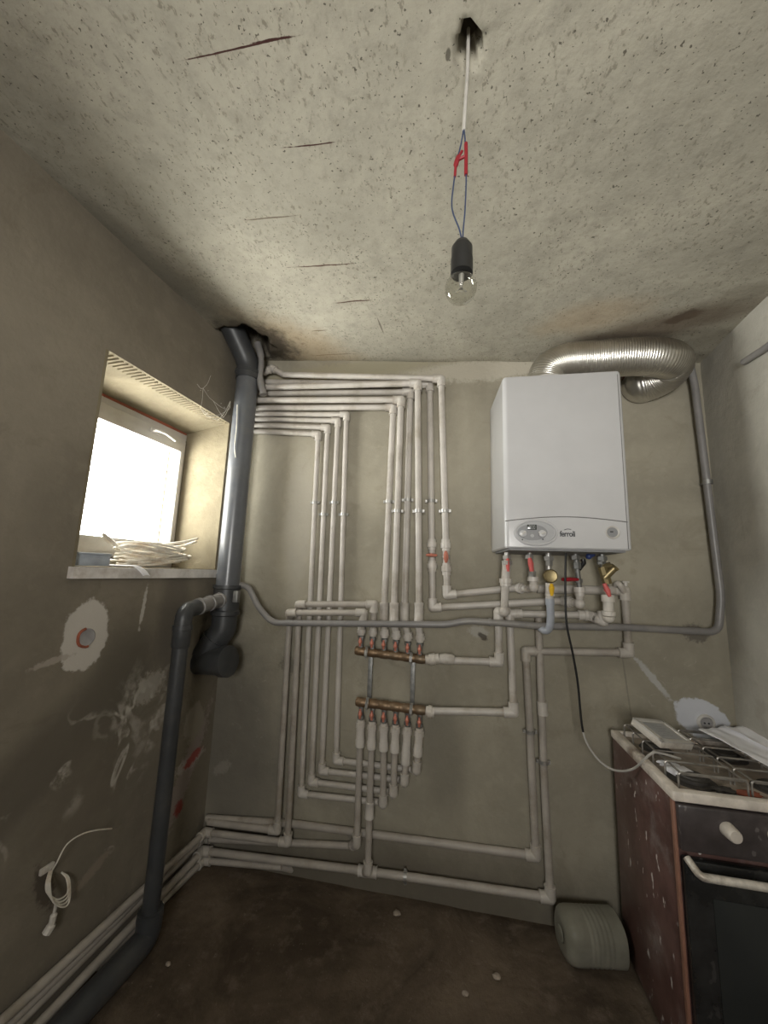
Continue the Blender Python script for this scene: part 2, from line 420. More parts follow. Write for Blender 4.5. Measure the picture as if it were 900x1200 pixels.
t = NT('crinkled_aluminium'); t.b.inputs['Metallic'].default_value = 1
t.l(t.mix(t.ramp(t.noise(7, 6), .35, .7), (.56, .535, .49), (.72, .7, .66)), t.b.inputs['Base Color']); t.b.inputs['Roughness'].default_value = .36
t.l(t.bump(t.noise(25, 5), .3, .006), t.b.inputs['Normal']); M['alu'] = t.m

# ------------------------------------------------------------------ room shell
def LW(u, w, z):                     # left wall frame: u along the wall (0 at the back corner), w into the wall, z up
    return CL + DL * u - NL * w + V3((0, 0, z))
def RW(u, w, z): return CR + DL * u + NL * w + V3((0, 0, z))
UF = -3.45
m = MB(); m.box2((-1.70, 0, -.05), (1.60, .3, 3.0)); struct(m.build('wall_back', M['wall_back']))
# left wall with the window opening
u0, u1, z0, z1 = -.892, -.107, 1.478, 2.333
us = [UF, u0, u1, .0]; zs = [-.05, z0, z1, 3.0]
TH = .42
m = MB()
for w, flip in ((0, 0), (TH, 1)):
    for i in range(3):
        for j in range(3):
            if i == 1 and j == 1: continue
            b0 = len(m.v); m.v += [LW(us[i], w, zs[j]), LW(us[i + 1], w, zs[j]), LW(us[i + 1], w, zs[j + 1]), LW(us[i], w, zs[j + 1])]
            m.f.append((b0, b0 + 1, b0 + 2, b0 + 3))
for a, b in (((UF, -.05), (0, -.05)), ((0, -.05), (0, 3.)), ((0, 3.), (UF, 3.)), ((UF, 3.), (UF, -.05))):
    b0 = len(m.v); m.v += [LW(a[0], 0, a[1]), LW(b[0], 0, b[1]), LW(b[0], TH, b[1]), LW(a[0], TH, a[1])]; m.f.append((b0, b0 + 1, b0 + 2, b0 + 3))
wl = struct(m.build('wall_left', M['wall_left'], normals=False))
# plastered reveal lining the opening (four slabs, top one dropping towards the frame)
m = MB(); e = .018
zt2 = 2.283
m.prism([LW(u0 - .001, .0005, z1), LW(u1 + .001, .0005, z1), LW(u1 + .001, .4, z1), LW(u0 - .001, .4, z1)][:0] or [LW(u0, 0.0, z1), LW(u0, .4, z1), LW(u0, .4, zt2 - .02), LW(u0, .28, zt2)], DL * (u1 - u0))
m.prism([LW(u1, 0.0, z0), LW(u1, .4, z0), LW(u1 - .012, .4, z0), LW(u1 - .012, .0, z0)], V3((0, 0, z1 - z0)))
m.prism([LW(u0, 0.0, z0), LW(u0, .4, z0), LW(u0 + .012, .4, z0), LW(u0 + .012, .0, z0)], V3((0, 0, z1 - z0)))
m.prism([LW(u0, 0.0, z0), LW(u0, .4, z0), LW(u0, .4, z0 + .006), LW(u0, 0, z0 + .006)], DL * (u1 - u0))
# reed lath showing along the head of the opening
for i in range(34):
    u = u0 + .02 + i * (u1 - u0 - .03) / 34
    m.cyl(LW(u, .012, z1 - .005), LW(u - .012, .075, z1 - .014), .0035, n=6)
struct(m.build('trim_1', M['reveal']))
m = MB(); m.prism([RW(UF, 0, -.05), RW(0, 0, -.05), RW(0, .25, -.05), RW(UF, .25, -.05)], (0, 0, 3.05)); struct(m.build('wall_right', M['wall_right']))
# wall behind the camera with an opening added and sized for fill daylight
yb = -3.35; ow = (-.30, .38, 1.22, 2.05)
m = MB()
m.box2((-1.9, yb - .2, -.05), (ow[0], yb, 3.0)); m.box2((ow[1], yb - .2, -.05), (1.4, yb, 3.0))
m.box2((ow[0], yb - .2, -.05), (ow[1], yb, ow[2])); m.box2((ow[0], yb - .2, ow[3]), (ow[1], yb, 3.0))
struct(m.build('wall_front', M['wall_front']))
def fbm(p, o=4):
    s = 0; a = 1; f = 1
    for _ in range(o): s += a * noise.noise(V3(p) * f); a *= .5; f *= 2.1
    return s
hole = C(549, 54); stack_top = C(288, 400)
def cz(u, v):
    x = -1.75 + u * 3.35; y = -3.4 + v * 3.45
    z = ceil_z(x) + .006 * fbm((x * 2.2, y * 2.2, 0)) + .0012 * fbm((x * 14, y * 14, 3), 3)
    d = math.hypot((x - hole.x), (y - hole.y) * .62) / (.026 * (1 + .35 * noise.noise(V3((math.atan2(y - hole.y, x - hole.x) * 1.5, 0, 5)))))
    if d < 1: z += .07
    d = math.hypot(x - stack_top.x, y - stack_top.y) / (.15 * (1 + .3 * fbm((x * 12, y * 12, 9))))
    if d < 1: z += .16 * min(1, (1 - d) * 4)
    return (x, y, z)
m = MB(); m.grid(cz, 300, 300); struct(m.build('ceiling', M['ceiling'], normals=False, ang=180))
def fz(u, v):
    x = -1.75 + u * 3.35; y = -3.4 + v * 3.45
    return (x, y, -.004 + .004 * fbm((x * 4, y * 4, 7)) - .002)
m = MB(); m.grid(fz, 120, 120); struct(m.build('floor', M['floor'], normals=False, ang=180))

# window_1: fixed frame, tilting sash, pane, handle
FW = .285
def fr_box(m, ua, ub, za, zb, wa, wb, bev=.006):
    c = LW((ua + ub) / 2, (wa + wb) / 2, (za + zb) / 2)
    m.box(c, ((ub - ua) / 2, (wb - wa) / 2, (zb - za) / 2), (DL, -NL, V3((0, 0, 1))), bev)
gu0, gu1, gz0, gz1 = u0 + .085, u1 - .062, 1.62, 2.155
win = struct(bpy.data.objects.new('window_1', None)); COL.objects.link(win); win.location = LW((u0 + u1) / 2, FW, z0)
m = MB(); fb = .04
fr_box(m, u0 + .012, u1 - .012, z0 + .006, z0 + .05, FW, FW + .07); fr_box(m, u0 + .012, u1 - .012, zt2 - .05, zt2 - .008, FW, FW + .07)
fr_box(m, u0 + .012, u0 + .05, z0 + .05, zt2 - .05, FW, FW + .07); fr_box(m, u1 - .038, u1 - .012, z0 + .05, zt2 - .05, FW, FW + .07)
m.build('window_frame', M['upvc'], win)
m = MB()
fr_box(m, u0 + .045, u1 - .032, z0 + .045, gz0, FW - .014, FW + .06); fr_box(m, u0 + .045, u1 - .032, gz1, zt2 - .045, FW - .014, FW + .06)
fr_box(m, u0 + .045, gu0, gz0 - .004, gz1 + .004, FW - .014, FW + .06); fr_box(m, gu1, u1 - .032, gz0 - .004, gz1 + .004, FW - .014, FW + .06)
sash = m.build('sash', M['upvc'], win)
m = MB(); fr_box(m, gu0 - .01, gu1 + .01, gz0 - .01, gz1 + .01, FW + .02, FW + .026, 0); m.build('pane', M['glass'], win)
m = MB(); hu = -.36
fr_box(m, hu - .035, hu + .03, 2.192, 2.218, FW - .024, FW - .013, .004)
m.tube(spline([LW(hu - .02, FW - .02, 2.205), LW(hu - .015, FW - .05, 2.205), LW(hu + .03, FW - .058, 2.203), LW(hu + .1, FW - .054, 2.19)]), .008, 8)
m.build('window_handle', M['upvc'], sash)
m = MB(); m.tube(fillet([LW(u0 + .01, FW + .012, zt2 - .005), LW(u1 - .3, FW + .005, zt2 - .003), LW(u1 - .02, FW + .01, zt2 - .006)], .02), .012, 8); m.build('foam_strip', M['foam'], win)
# sill board
m = MB(); m.prism([LW(u0 - .01, -.028, z0 - .038), LW(u0 - .01, FW, z0 - .038), LW(u0 - .01, FW, z0 + .006), LW(u0 - .01, -.028, z0 + .004)], DL * (u1 - u0 - .0))
sl = struct(m.build('trim_2', M['sill']))

# ------------------------------------------------------------------ fittings
UP = V3((0, 0, 1))
def elbow(parent, p, d1, d2, r, mat=None, ln=2.3, name='elbow'):
    m = MB(); R = r * 1.36; m.ball(p, R)
    for d in (d1, d2):
        d = V3(d).normalized(); a = V3(p)
        m.lathe(a, d, [(0, R), (r * ln, R), (r * ln + .001, R * 1.06), (r * ln + r * .35, R * 1.06), (r * ln + r * .36, r)], 14)
    return m.build(name, mat or M['ppr2'], parent)
def coupling(parent, a, b, r, mat=None, name='coupling'):
    m = MB(); a, b = V3(a), V3(b); d = b - a; ln = d.length; R = r * 1.34
    m.lathe(a, d, [(0, r), (0.001, R * 1.05), (ln * .14, R * 1.05), (ln * .16, R), (ln * .84, R), (ln * .86, R * 1.05), (ln - .001, R * 1.05), (ln, r)], 14)
    return m.build(name, mat or M['ppr2'], parent)
def clip(parent, p, d, r, wall_n=V3((0, -1, 0)), dist=None):
    m = MB(); p = V3(p); d = V3(d).normalized(); e = d.cross(wall_n).normalized()
    m.lathe(p - d * .008, d, [(0, r * 1.02), (0, r * 1.3), (.016, r * 1.3), (.016, r * 1.02)], 16)
    for s in (-1, 1):
        m.box(p + e * s * (r * 1.3 + .003), (.006, .004, .007), (e, wall_n, d))
        m.cyl(p + e * s * (r * 1.3 + .004) - wall_n * .010, p + e * s * (r * 1.3 + .004) + wall_n * .010, .0038, n=6)
    if dist is None: dist = -p.y - .002
    m.cyl(p - wall_n * r * 1.1, p - wall_n * dist, .005, n=8)
    return m.build('pipe_clip', M['steel'], parent)
def clip_at(parent, pts, px, py, r, off):
    # on the segment of pts nearest that place
    q = B(px, py, off); best = None
    for a, b in zip(pts[:-1], pts[1:]):
        d = b - a; t = max(0, min(1, (q - a).dot(d) / d.length_squared)); c = a + d * t
        if best is None or (c - q).length < best[0]: best = ((c - q).length, c, d)
    return clip(parent, best[1], best[2], r)
def run(name, label, cat, group, pts, r, mat=None, el=True, skip=()):
    """a welded plastic pipe run: straight lengths, an elbow at every bend"""
    pts = [V3(p) for p in pts]; m = MB()
    for a, b in zip(pts[:-1], pts[1:]): m.cyl(a, b, r, n=14)
    o = tag(m.build(name, mat or M['ppr'], None, loc=pts[0]), label, cat, group)
    if el:
        for i in range(1, len(pts) - 1):
            if i in skip: continue
            elbow(o, pts[i], pts[i - 1] - pts[i], pts[i + 1] - pts[i], r, M['ppr_low2'] if mat is M['ppr_low'] else None)
    return o, pts

# ------------------------------------------------------------------ upper-left risers that end under the lower manifold (four)
GA = 'heating pipes dropping left of the manifolds'
RA = .0143
OA = (.026, .026, .026, .026)
ord4 = ['first', 'second', 'third', 'fourth']
# (left end, elbow, floor-side elbow, right elbow px, outlet foot px, clip px)
A_def = [
    ((283, 505), (373, 509), (353, 930), (447, 940), (449, 944), (369.5, 589), (362, 747)),
    ((284, 498), (384, 501), (365, 916), (459, 928), (461, 932), (380, 603), (372, 747)),
    ((285, 491), (396, 493), (377, 903), (472, 914), (475, 916), (393, 589), (386, 747)),
    ((286, 485), (406, 486), (394, 891), (486, 902), (488, 903), (404, 603), (398, 747)),
]
out_x = [(426, 438, 451, 463.5, 476, 489)]
feetA = []
for i, (l, e, f, g, ft, cp, mid) in enumerate(A_def):
    lab = ['leftmost pale pipe of the four bending down from upper left, clipped to the wall',
           'second from left of four pale pipes bending down beside the soil stack',
           'third from left of four pale pipes bending down beside the soil stack',
           'rightmost of the four pale pipes bending down beside the soil stack, innermost at its foot'][i]
    oA = OA[i]; pts = [B(*l, oA), B(*e, oA), B(*f, oA), B(*g, oA)]
    o, P = run('heating_pipe', lab, 'pipe', GA, pts, RA)
    clip_at(o, P, *cp, RA, oA)

# ------------------------------------------------------------------ manifolds
mo = .075
def bar(name, label, a, b, r):
    root = thing(name, label, 'manifold', (B(*a, mo) + B(*b, mo)) / 2, 'brass heating manifolds')
    A_, B_ = B(*a, mo), B(*b, mo); d = (B_ - A_); ln = d.length
    m = MB(); pr = [(0, r * .7), (.004, r * 1.0)]
    for k in range(6):
        c = ln * (k + .5) / 6
        pr += [(c - ln * .055, r), (c - ln * .045, r * 1.1), (c + ln * .045, r * 1.1), (c + ln * .055, r)]
    pr += [(ln - .004, r), (ln, r * .8)]
    m.lathe(A_, d, pr, 18); m.build('manifold_bar', M['brass'], root)
    return root, A_, B_
up_root, UA, UB = bar('manifold', 'upper brass manifold with red valves along its top edge', (416, 762), (499, 773), .0205)
lo_root, LA, LB = bar('manifold', 'lower brass manifold with red valves hanging from its underside', (417, 822), (499, 833), .0205)
def valve6(root, base, d, r=.011):
    """small ball valve: threaded body, nut, red butterfly handle facing the room"""
    d = V3(d).normalized(); m = MB()
    m.lathe(base, d, [(0, r * 1.25), (.012, r * 1.25), (.013, r * 1.1), (.044, r * 1.1), (.045, r * 1.55), (.058, r * 1.55), (.059, r), (.063, r)], 8)
    v = m.build('valve', M['dull_steel'], root)
    h = MB(); c = base + d * .032 + V3((0, -.02, 0))
    h.cyl(base + d * .032, c + V3((0, -.004, 0)), .007, n=8)
    h.tube([c - d * .021, c - d * .012, c - d * .007, c, c + d * .007, c + d * .013, c + d * .021], [.0055, .005, .0085, .0105, .0085, .0055, .006], 10)
    h.build('valve_handle', M['pinkred'], v)
    return v
upper_x = [425.5, 438, 450.2, 462.8, 475.3, 488]
up_tops = []
for k, x in enumerate(upper_x):
    t_ = (k + .5) / 6; base = UA.lerp(UB, t_) + V3((0, 0, .016))
    valve6(up_root, base, (0, 0, 1)); up_tops.append(base + V3((0, 0, .063)))
lo_bots = []
for k in range(6):
    base = LA.lerp(LB, (k + .5) / 6) - V3((0, 0, .016))
    valve6(lo_root, base, (0, 0, -1)); lo_bots.append(base - V3((0, 0, .063)))
# brackets that hold both bars
for j, (xa, ya, xb, yb2, nm) in enumerate([(434, 766, 433, 824, 'left'), (484, 771, 483, 830, 'right')]):
    a = B(xa, ya, .04); b = B(xb, yb2, .04)
    br = thing('manifold_bracket', 'grey steel bracket joining the two brass manifolds at their %s end' % nm, 'bracket', a, 'manifold brackets')
    m = MB(); m.box((a + b) / 2, (.011, .004, (a - b).length / 2), None, .001); m.box((a + b) / 2 + V3((0, .018, 0)), (.004, .018, .09))
    m.build('bracket_strip', M['dull_steel'], br)
    for R_, (P0, P1) in (('u', (UA, UB)), ('l', (LA, LB))):
        tt = .175 if nm == 'left' else .80; c = P0.lerp(P1, tt); d = (P1 - P0).normalized()
        m = MB(); m.lathe(c - d * .007, d, [(0, .0235), (0, .027), (.014, .027), (.014, .0235)], 18)
        m.box(c + V3((0, -.03, .0)), (.006, .006, .012)); m.cyl(c + V3((0, -.024, .03)), c + V3((0, -.024, -.03)), .004, n=6)
        m.build('clamp_ring', M['steel'], br)
# ------------------------------------------------------------------ six pipes from above: two to valves, four into the manifold
GC = 'heating pipes dropping right of centre'
RC = .0170
C_def = [  # left end, elbow, low end at coupling, clip, offset
    ((285, 478.5), (461, 477), None, (456.5, 588), .032, 2),
    ((288, 469), (470, 468.5), None, (468, 599), .074, 3),
    ((290, 461.5), (481, 459.5), None, (480, 586), .032, 4),
    ((292, 454.5), (489.5, 449), None, (492, 599), .074, 5),
]
labC = ['leftmost of the six pale pipes coming down right of centre, ending in the upper manifold',
        'second of the six pale pipes coming down right of centre, into the upper manifold',
        'third of the six pale pipes coming down right of centre, into the upper manifold',
        'fourth of six pale pipes right of centre, reaching the right manifold end']
def union(parent, a, b, r, mat=None):
    """white threaded union: ribbed collar between a and b"""
    m = MB(); a, b = V3(a), V3(b); d = b - a; ln = d.length; R = r * 1.45
    m.lathe(a, d, [(0, r), (0, R * .92), (ln * .3, R * .92), (ln * .32, R * 1.08), (ln * .75, R * 1.08), (ln * .77, R * .86), (ln, R * .86), (ln, r * .9)], 10)
    return m.build('union_nut', mat or M['ppr2'], parent)
for i, (l, e, _, cp, off, k) in enumerate(C_def):
    top = up_tops[k]
    lowx = [450.5, 462, 474.5, 491][i]
    kn = B(lowx, 706, off)
    low = top + V3((0, 0, .0))
    o, P = run('heating_pipe', labC[i], 'pipe', GC, [B(*l, off), B(*e, off), kn, B(lowx - .3, 732, off + .008), low + V3((0, 0, .03))], RC, skip=(2, 3))
    coupling(o, B(lowx, 706, off), B(lowx - .3, 729, off + .006), RC)
    union(o, low + V3((0, 0, .042)), low, RC * .92)
    clip_at(o, P, *cp, RC, off)
# the two with butterfly valves that turn right towards the boiler
def ball_valve_pair(parent, pa, pb, r, lever):
    pa, pb = V3(pa), V3(pb); d = (pb - pa); ln = d.length; dn = d.normalized()
    union(parent, pa, pa + dn * ln * .33, r); union(parent, pb, pb - dn * ln * .33, r)
    m = MB(); m.cyl(pa + dn * ln * .3, pb - dn * ln * .3, r * 1.0, n=8); m.ball((pa + pb) / 2, r * 1.25, 10)
    v = m.build('valve', M['steel'], parent)
    h = MB(); c = (pa + pb) / 2 + V3((0, -r * 1.7, 0)); e = V3((1, 0, 0))
    h.cyl((pa + pb) / 2, c, .007, n=8)
    if lever: h.tube([c - e * .029, c - e * .018, c, c + e * .018, c + e * .029], [.004, .0075, .009, .0075, .004], 8)
    else: h.tube([c - dn * .03, c - dn * .014, c, c + dn * .014, c + dn * .03], [.005, .011, .013, .011, .005], 8)
    h.build('valve_handle', M['pinkred'], v)
oC5, oC6 = .026, .074
pts = [B(293, 447.5, oC5), B(503.6, 450.5, oC5), B(507, 712, oC5 + .03), B(660, 704, .065), B(672, 706, .11)]
o, P = run('heating_pipe', 'fifth of six pipes right of centre, red-valved, turning onto lower line under boiler', 'pipe', GC, pts, RC, skip=(3,))
c5root = o
clip_at(o, P, 505, 588, RC, oC5)
d_ = (P[2] - P[1]).normalized()
def on(P, i, py):     # the place on segment i that shows at picture height py
    a, b = P[i], P[i + 1]; lo_, hi_ = 0.0, 1.0
    for _ in range(40):
        mid = (lo_ + hi_) / 2; q = ROT.transposed() @ (a.lerp(b, mid) - CAM); y = 600 + F * q.y / q.z
        if y < py: lo_ = mid
        else: hi_ = mid
    return a.lerp(b, lo_)
ball_valve_pair(o, on(P, 1, 632), on(P, 1, 670), RC, True)
pts = [B(309, 438, .05), B(319, 431.5, .06), B(332, 439, .055), B(517, 444, oC6), B(524, 697, oC6), B(606, 689, .06), B(618, 690, .10)]
o, P = run('heating_pipe', 'rightmost and topmost of the six pipes, crooked at its left end, with upright red valve', 'pipe', GC, pts, RC, skip=(1, 2, 5))
elbow(o, P[1], P[0] - P[1], P[2] - P[1], RC * .98, ln=1.2)
clip_at(o, P, 518.6, 599, RC, oC6)
ball_valve_pair(o, on(P, 3, 632), on(P, 3, 674), RC, False)
for pa, pb in (((607, 689), (613, 689.5)),):
    union(o, B(*pa, .062), B(*pb, .085), RC)
c6end = P[-1]

# ------------------------------------------------------------------ two pipes that step out over the others and drop to the floor
RB = .0155
GB = 'heating pipes stepping over the others'
of = .085
top1 = up_tops[1]; top0 = up_tops[0]
floorL = [(240, 961), (240, 971), (240, 984), (240, 996), (240, 1007)]     # heights at the back-left corner
def left_run(za, zb, off_a, off_b, ye=-1.35):
    """from the back corner along the left wall towards the camera"""
    ua, ub = -.06, ye
    return [LW(-off_a, -off_a, za), LW(ub, -off_b, zb)]
zL = [B(240, y, .03).z for _, y in floorL]
# upper: manifold outlet 2 -> up -> left -> into wall plane -> down -> floor line 2 -> left wall
pts = [top1, B(438.5, 708, of), B(350, 708, of), B(351, 712, .036), B(337, 987, .056), LW(-.05, -.05, zL[1]), LW(-1.6, -.028, .13)]
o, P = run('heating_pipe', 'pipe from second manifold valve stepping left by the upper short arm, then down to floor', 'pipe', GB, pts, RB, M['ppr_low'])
union(o, top1 + V3((0, 0, .04)), top1, RB * .95)
of = .097; pts = [top0, B(426.5, 718, of), B(339, 718, of), B(339.5, 722, .033), B(325, 973, .05), LW(-.035, -.052, zL[0])]
o, P = run('heating_pipe', 'pipe from end manifold valve stepping left by the lower short arm, then down', 'pipe', GB, pts, RB, M['ppr_low'])
union(o, top0 + V3((0, 0, .04)), top0, RB * .95)

# ------------------------------------------------------------------ lower manifold outlets (six) down from the bar
GO = 'outlet pipes under the lower manifold'
feet = [(418, 989), (431, 1021), (449, 942), (461, 930), (474, 917), (488, 903)]
labO = ['leftmost outlet pipe under the lower manifold, bending left above the floor',
        'second outlet pipe under the lower manifold, longest, reaching the lowest pipe line',
        'third outlet pipe under the lower manifold, ending well above the floor',
        'fourth outlet pipe under the lower manifold, a little shorter than its left neighbour',
        'fifth outlet pipe under the lower manifold, with a long socket and short foot',
        'rightmost and shortest outlet pipe under the lower manifold']
for k in range(6):
    b = lo_bots[k]; ft = B(*feet[k], .073)
    d = (ft - b).normalized(); r = RB
    pts = [b, ft]
    if k == 0: pts += [B(410, 991, .02), LW(-.022, -.02, zL[2]), LW(-1.6, -.03, .05)]
    elif k == 1: pts += [B(428, 1021, .045)]
    else: 
        g = A_def[k - 2][3]; pts += [B(g[0], g[1], OA[k - 2])]
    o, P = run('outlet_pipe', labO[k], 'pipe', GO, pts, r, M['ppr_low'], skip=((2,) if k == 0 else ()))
    if k == 0: elbow(o, P[3], P[2] - P[3], P[4] - P[3], r)
    union(o, b + d * .055, b - d * .0, r)
    ln = .075 if k != 4 else .12
    m = MB(); m.lathe(b + d * .05, d, [(0, r), (.002, r * 1.3), (ln * .5, r * 1.35), (ln * .6, r * 1.5), (ln, r * 1.45), (ln + .004, r)], 14); m.build('coupling', M['ppr2'], o)
    if k == 1: coupling(o, b.lerp(ft, .55), b.lerp(ft, .66), r)

# ------------------------------------------------------------------ pipes along the floor
GF = 'pipes low along the back wall'
RF = .017
pts = [LW(-.03, -.035, zL[3]), B(431, 1021, .04), B(475, 1027, .04), B(645, 1052, .04), B(637, 900, .04), B(631.5, 738, .04), B(631, 722, .03)]
pts = [LW(-1.6, -.085, .028), LW(-.035, -.035, zL[3])] + pts[1:]
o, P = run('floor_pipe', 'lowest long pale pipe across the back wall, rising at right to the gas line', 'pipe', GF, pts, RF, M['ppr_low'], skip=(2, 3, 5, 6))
elbow(o, P[2], P[1] - P[2], P[3] - P[2], RF); clip(o, P[3], P[3] - P[2], RF)
coupling(o, on(P, 4, 822) if False else B(636, 838, .04), B(635, 822, .04), RF)
clip_at(o, P, 641, 893, RF, .04)
pts = [LW(-.02, -.03, B(240, 958, .02).z), B(343, 965, .02), B(628, 1003, .022), B(621, 857, .04), B(616, 763, .04), B(737, 765, .04), B(732, 692, .04), B(722, 692, .02)]
o, P = run('floor_pipe', 'upper long pipe near the floor, rising and hooking right behind the boiler valves', 'pipe', GF, pts, RF, M['ppr_low'], skip=(1, 3))
clip_at(o, P, 620, 857, RF, .04)
pts = [LW(-.6, -.04, .02), LW(-.035, -.045, zL[4]), B(330, 1016, .03), B(345, 1019, -.02)]
o, P = run('floor_pipe', 'short bottom pipe at the left corner that runs into the dirt of the floor', 'pipe', GF, pts, RF * .9, M['ppr_low'], skip=(2,))
pts = [LW(-1.6, -.03, .085), LW(-.5, -.03, .112), LW(-.2, -.012, .12)]
o, P = run('floor_pipe', 'thin pipe tucked directly under the top pipe on the left wall', 'pipe', GF, pts, RF * .75, M['ppr_low'], el=False)

# ------------------------------------------------------------------ boiler side lines
GM = 'pipes between manifolds and boiler'
pts = [UB + V3((-.005, 0, 0)), B(585, 776, .075), B(584, 717, .075), B(596, 716, .12)]
o, P = run('heating_pipe', 'short pale pipe from the upper manifold end turning up to the left boiler connection', 'pipe', GM, pts, RC)
union(o, B(515, 771.5, .075), UB, RC * 1.05, M['plate'])
m = MB(); a = B(515, 771.5, .075); b = B(533, 773, .075); dd = b - a; m.lathe(a, dd, [(0, RC * 1.2), (dd.length * .4, RC * 1.55), (dd.length * .85, RC * 1.45), (dd.length, RC)], 14); m.build('coupling', M['ppr2'], o)
pts = [LB + V3((-.005, 0, 0)), B(602, 835, .075), B(597, 719, .045), B(690, 721, .075), B(707, 728, .12), B(713, 722, .15)]
o, P = run('heating_pipe', 'long pipe from the lower manifold end rising and turning right to the strainer', 'pipe', GM, pts, RC, skip=(4,))
union(o, LB + V3((.04, 0, -.004)), LB, RC * 1.05, M['plate'])
coupling(o, B(604, 719, .048), B(612, 719.2, .05), RC); union(o, B(683, 720.5, .073), B(690, 721, .075), RC)
elbow(o, P[4], P[3] - P[4], V3((0, 0, 1)), RC)
pts = [B(629, 690, .022), B(722, 692, .022)]
o, P = run('heating_pipe', 'thick grey pipe on the wall just behind the boiler valves', 'pipe', GM, pts, RC * 1.25, el=False)

# ------------------------------------------------------------------ gas line
gp = fillet([B(278, 685, .12), B(291, 687, .12), B(303, 712, .12), B(319, 730, .128), B(525, 732, .128), B(545, 727.5, .125), B(573, 729, .122), B(629, 733.5, .11), B(729, 735, .078), B(842, 741, .055), B(845, 700, .05), B(814, 450, .06), B(808, 425, .062)], .045)
m = MB(); m.tube(gp, .0158, 14)
gas = tag(m.build('gas_pipe', M['gas'], None, loc=gp[0]), 'long bent grey gas pipe crossing the whole back wall and rising at the right corner', 'pipe')
m = MB(); q = B(574, 729, .122); m.cyl(q - V3((.006, 0, 0)), q + V3((.006, 0, 0)), .019); m.build('coupling', M['gas'], gas)
m = MB(); q = B(829, 565, .055); m.cyl(q, V3((q.x, -.003, q.z)), .006, n=8); m.lathe(q - V3((0, 0, .01)), UP, [(0, .016), (0, .02), (.02, .02), (.02, .016)]); m.build('pipe_clip', M['dull_steel'], gas)

# ------------------------------------------------------------------ boiler
bx0, bx1, bz0, bz1, by = .180, .706, 1.618, 2.408, -.345
boil = thing('boiler', 'white wall-hung gas boiler with an oval dial panel', 'boiler', ((bx0 + bx1) / 2, -.17, bz0))
def plan(z, ins=0.0, bfix=0.0):
    pts = [V3((bx1 - ins, -.002, z))]; R = .022; xl = bx0 + .026
    for (cx, a0) in ((bx1 - R, 0), (xl + R, -90)):
        for k in range(9):
            a = math.radians(a0 - 90 * k / 8)
            pts.append(V3((cx + (R - ins) * math.cos(a), by + R + (R - ins) * math.sin(a), z)))
    pts.append(V3((bx0 + ins, -.002, z)))
    return pts
def shell(m, levels):
    rings = [plan(z, i) for z, i in levels]; n = len(rings[0]); b0 = len(m.v)
    for r in rings: m.v += r
    for j in range(len(rings) - 1):
        for k in range(n):
            k2 = (k + 1) % n; m.f.append((b0 + j * n + k, b0 + j * n + k2, b0 + (j + 1) * n + k2, b0 + (j + 1) * n + k))
    m.f.append(tuple(b0 + k for k in range(n))); m.f.append(tuple(b0 + (len(rings) - 1) * n + k for k in range(n)))
m = MB(); shell(m, [(bz0 + .004, .006), (bz0 + .010, 0.0), (bz1 - .012, 0), (bz1 - .003, .004), (bz1, .014)]); m.build('casing', M['boiler'], boil, ang=30)
m = MB(); shell(m, [(bz0 - .004, .02), (bz0 + .006, .02)]); m.build('bottom_plate', M['boiler_dark'], boil)
fy = by
def FB(px, py, off=0.0): return B(px, py, -by + off)
m = MB(); s_ = []
for k in range(25):
    t_ = k / 24; x = bx0 + .03 + (bx1 - bx0 - .045) * t_; zc = 1.738 + .020 * math.sin(PI * t_); s_.append(V3((x, fy - .0005, zc)))
m.tube(s_, .0022, 6); m.build('panel_seam', M['seam'], boil)
m = MB(); m.cyl(V3((bx1 - .018, fy - .0002, bz0 + .01)), V3((bx1 - .018, fy - .0002, bz1 - .02)), .0016, n=6); m.build('panel_seam', M['seam'], boil)
# oval dial panel
oc = FB(626, 624); orx, orz = .080, .0495
def ell(c, rx, rz, y, n=40, sh=0): return [V3((c.x + rx * math.cos(2 * PI * k / n), y, c.z + rz * math.sin(2 * PI * k / n) + sh)) for k in range(n)]
def oval(m, c, rx, rz, ya, yb_): m.prism(ell(c, rx, rz, ya), (0, yb_ - ya, 0))
m = MB(); m.tube(ell(oc + V3((.006, 0, 0)), orx + .004, orz + .003, fy - .001), .006, 8, closed=True); m.build('dial_rim', M['boiler'], boil)
m = MB(); oval(m, oc, orx, orz, fy - .0002, fy - .002); dp = m.build('dial_panel', M['bezel'], boil)
m = MB(); oval(m, oc + V3((-.008, 0, 0)), .061, .034, fy - .0018, fy - .0032); m.build('dial_inset', M['bezel_dark'], dp)
m = MB(); q = FB(623, 618); m.box((q.x, fy - .005, q.z), (.019, .004, .011), None, .001); lcd = m.build('display', M['lcd'], boil)
m = MB()
for k in (-1, 0, 1):
    for s in (-1, 1):
        m.box((q.x + k * .009 + s * .0025, fy - .0092, q.z + .0035), (.0006, .0004, .003)); m.box((q.x + k * .009 + s * .0025, fy - .0092, q.z - .0035), (.0006, .0004, .003))
    m.box((q.x + k * .009, fy - .0092, q.z + .007), (.0025, .0004, .0006)); m.box((q.x + k * .009, fy - .0092, q.z - .007), (.0025, .0004, .0006))
m.build('digits', M['bezel'], lcd)
for (px, py, a) in ((612.5, 625.5, .7), (635, 625.5, .35)):
    q = FB(px, py); m = MB(); m.lathe(V3((q.x, fy - .002, q.z)), (0, -1, 0), [(0, .016), (.006, .0155), (.010, .0145), (.011, .012)], 24)
    kb = m.build('dial_knob', M['boiler'], boil)
    m = MB(); dx = V3((math.cos(a), 0, math.sin(a))); m.box(V3((q.x, fy - .0155, q.z)), (.014, .004, .0035), (dx, V3((0, 1, 0)), dx.cross(V3((0, 1, 0)))), .001); m.build('grip', M['upvc'], kb)
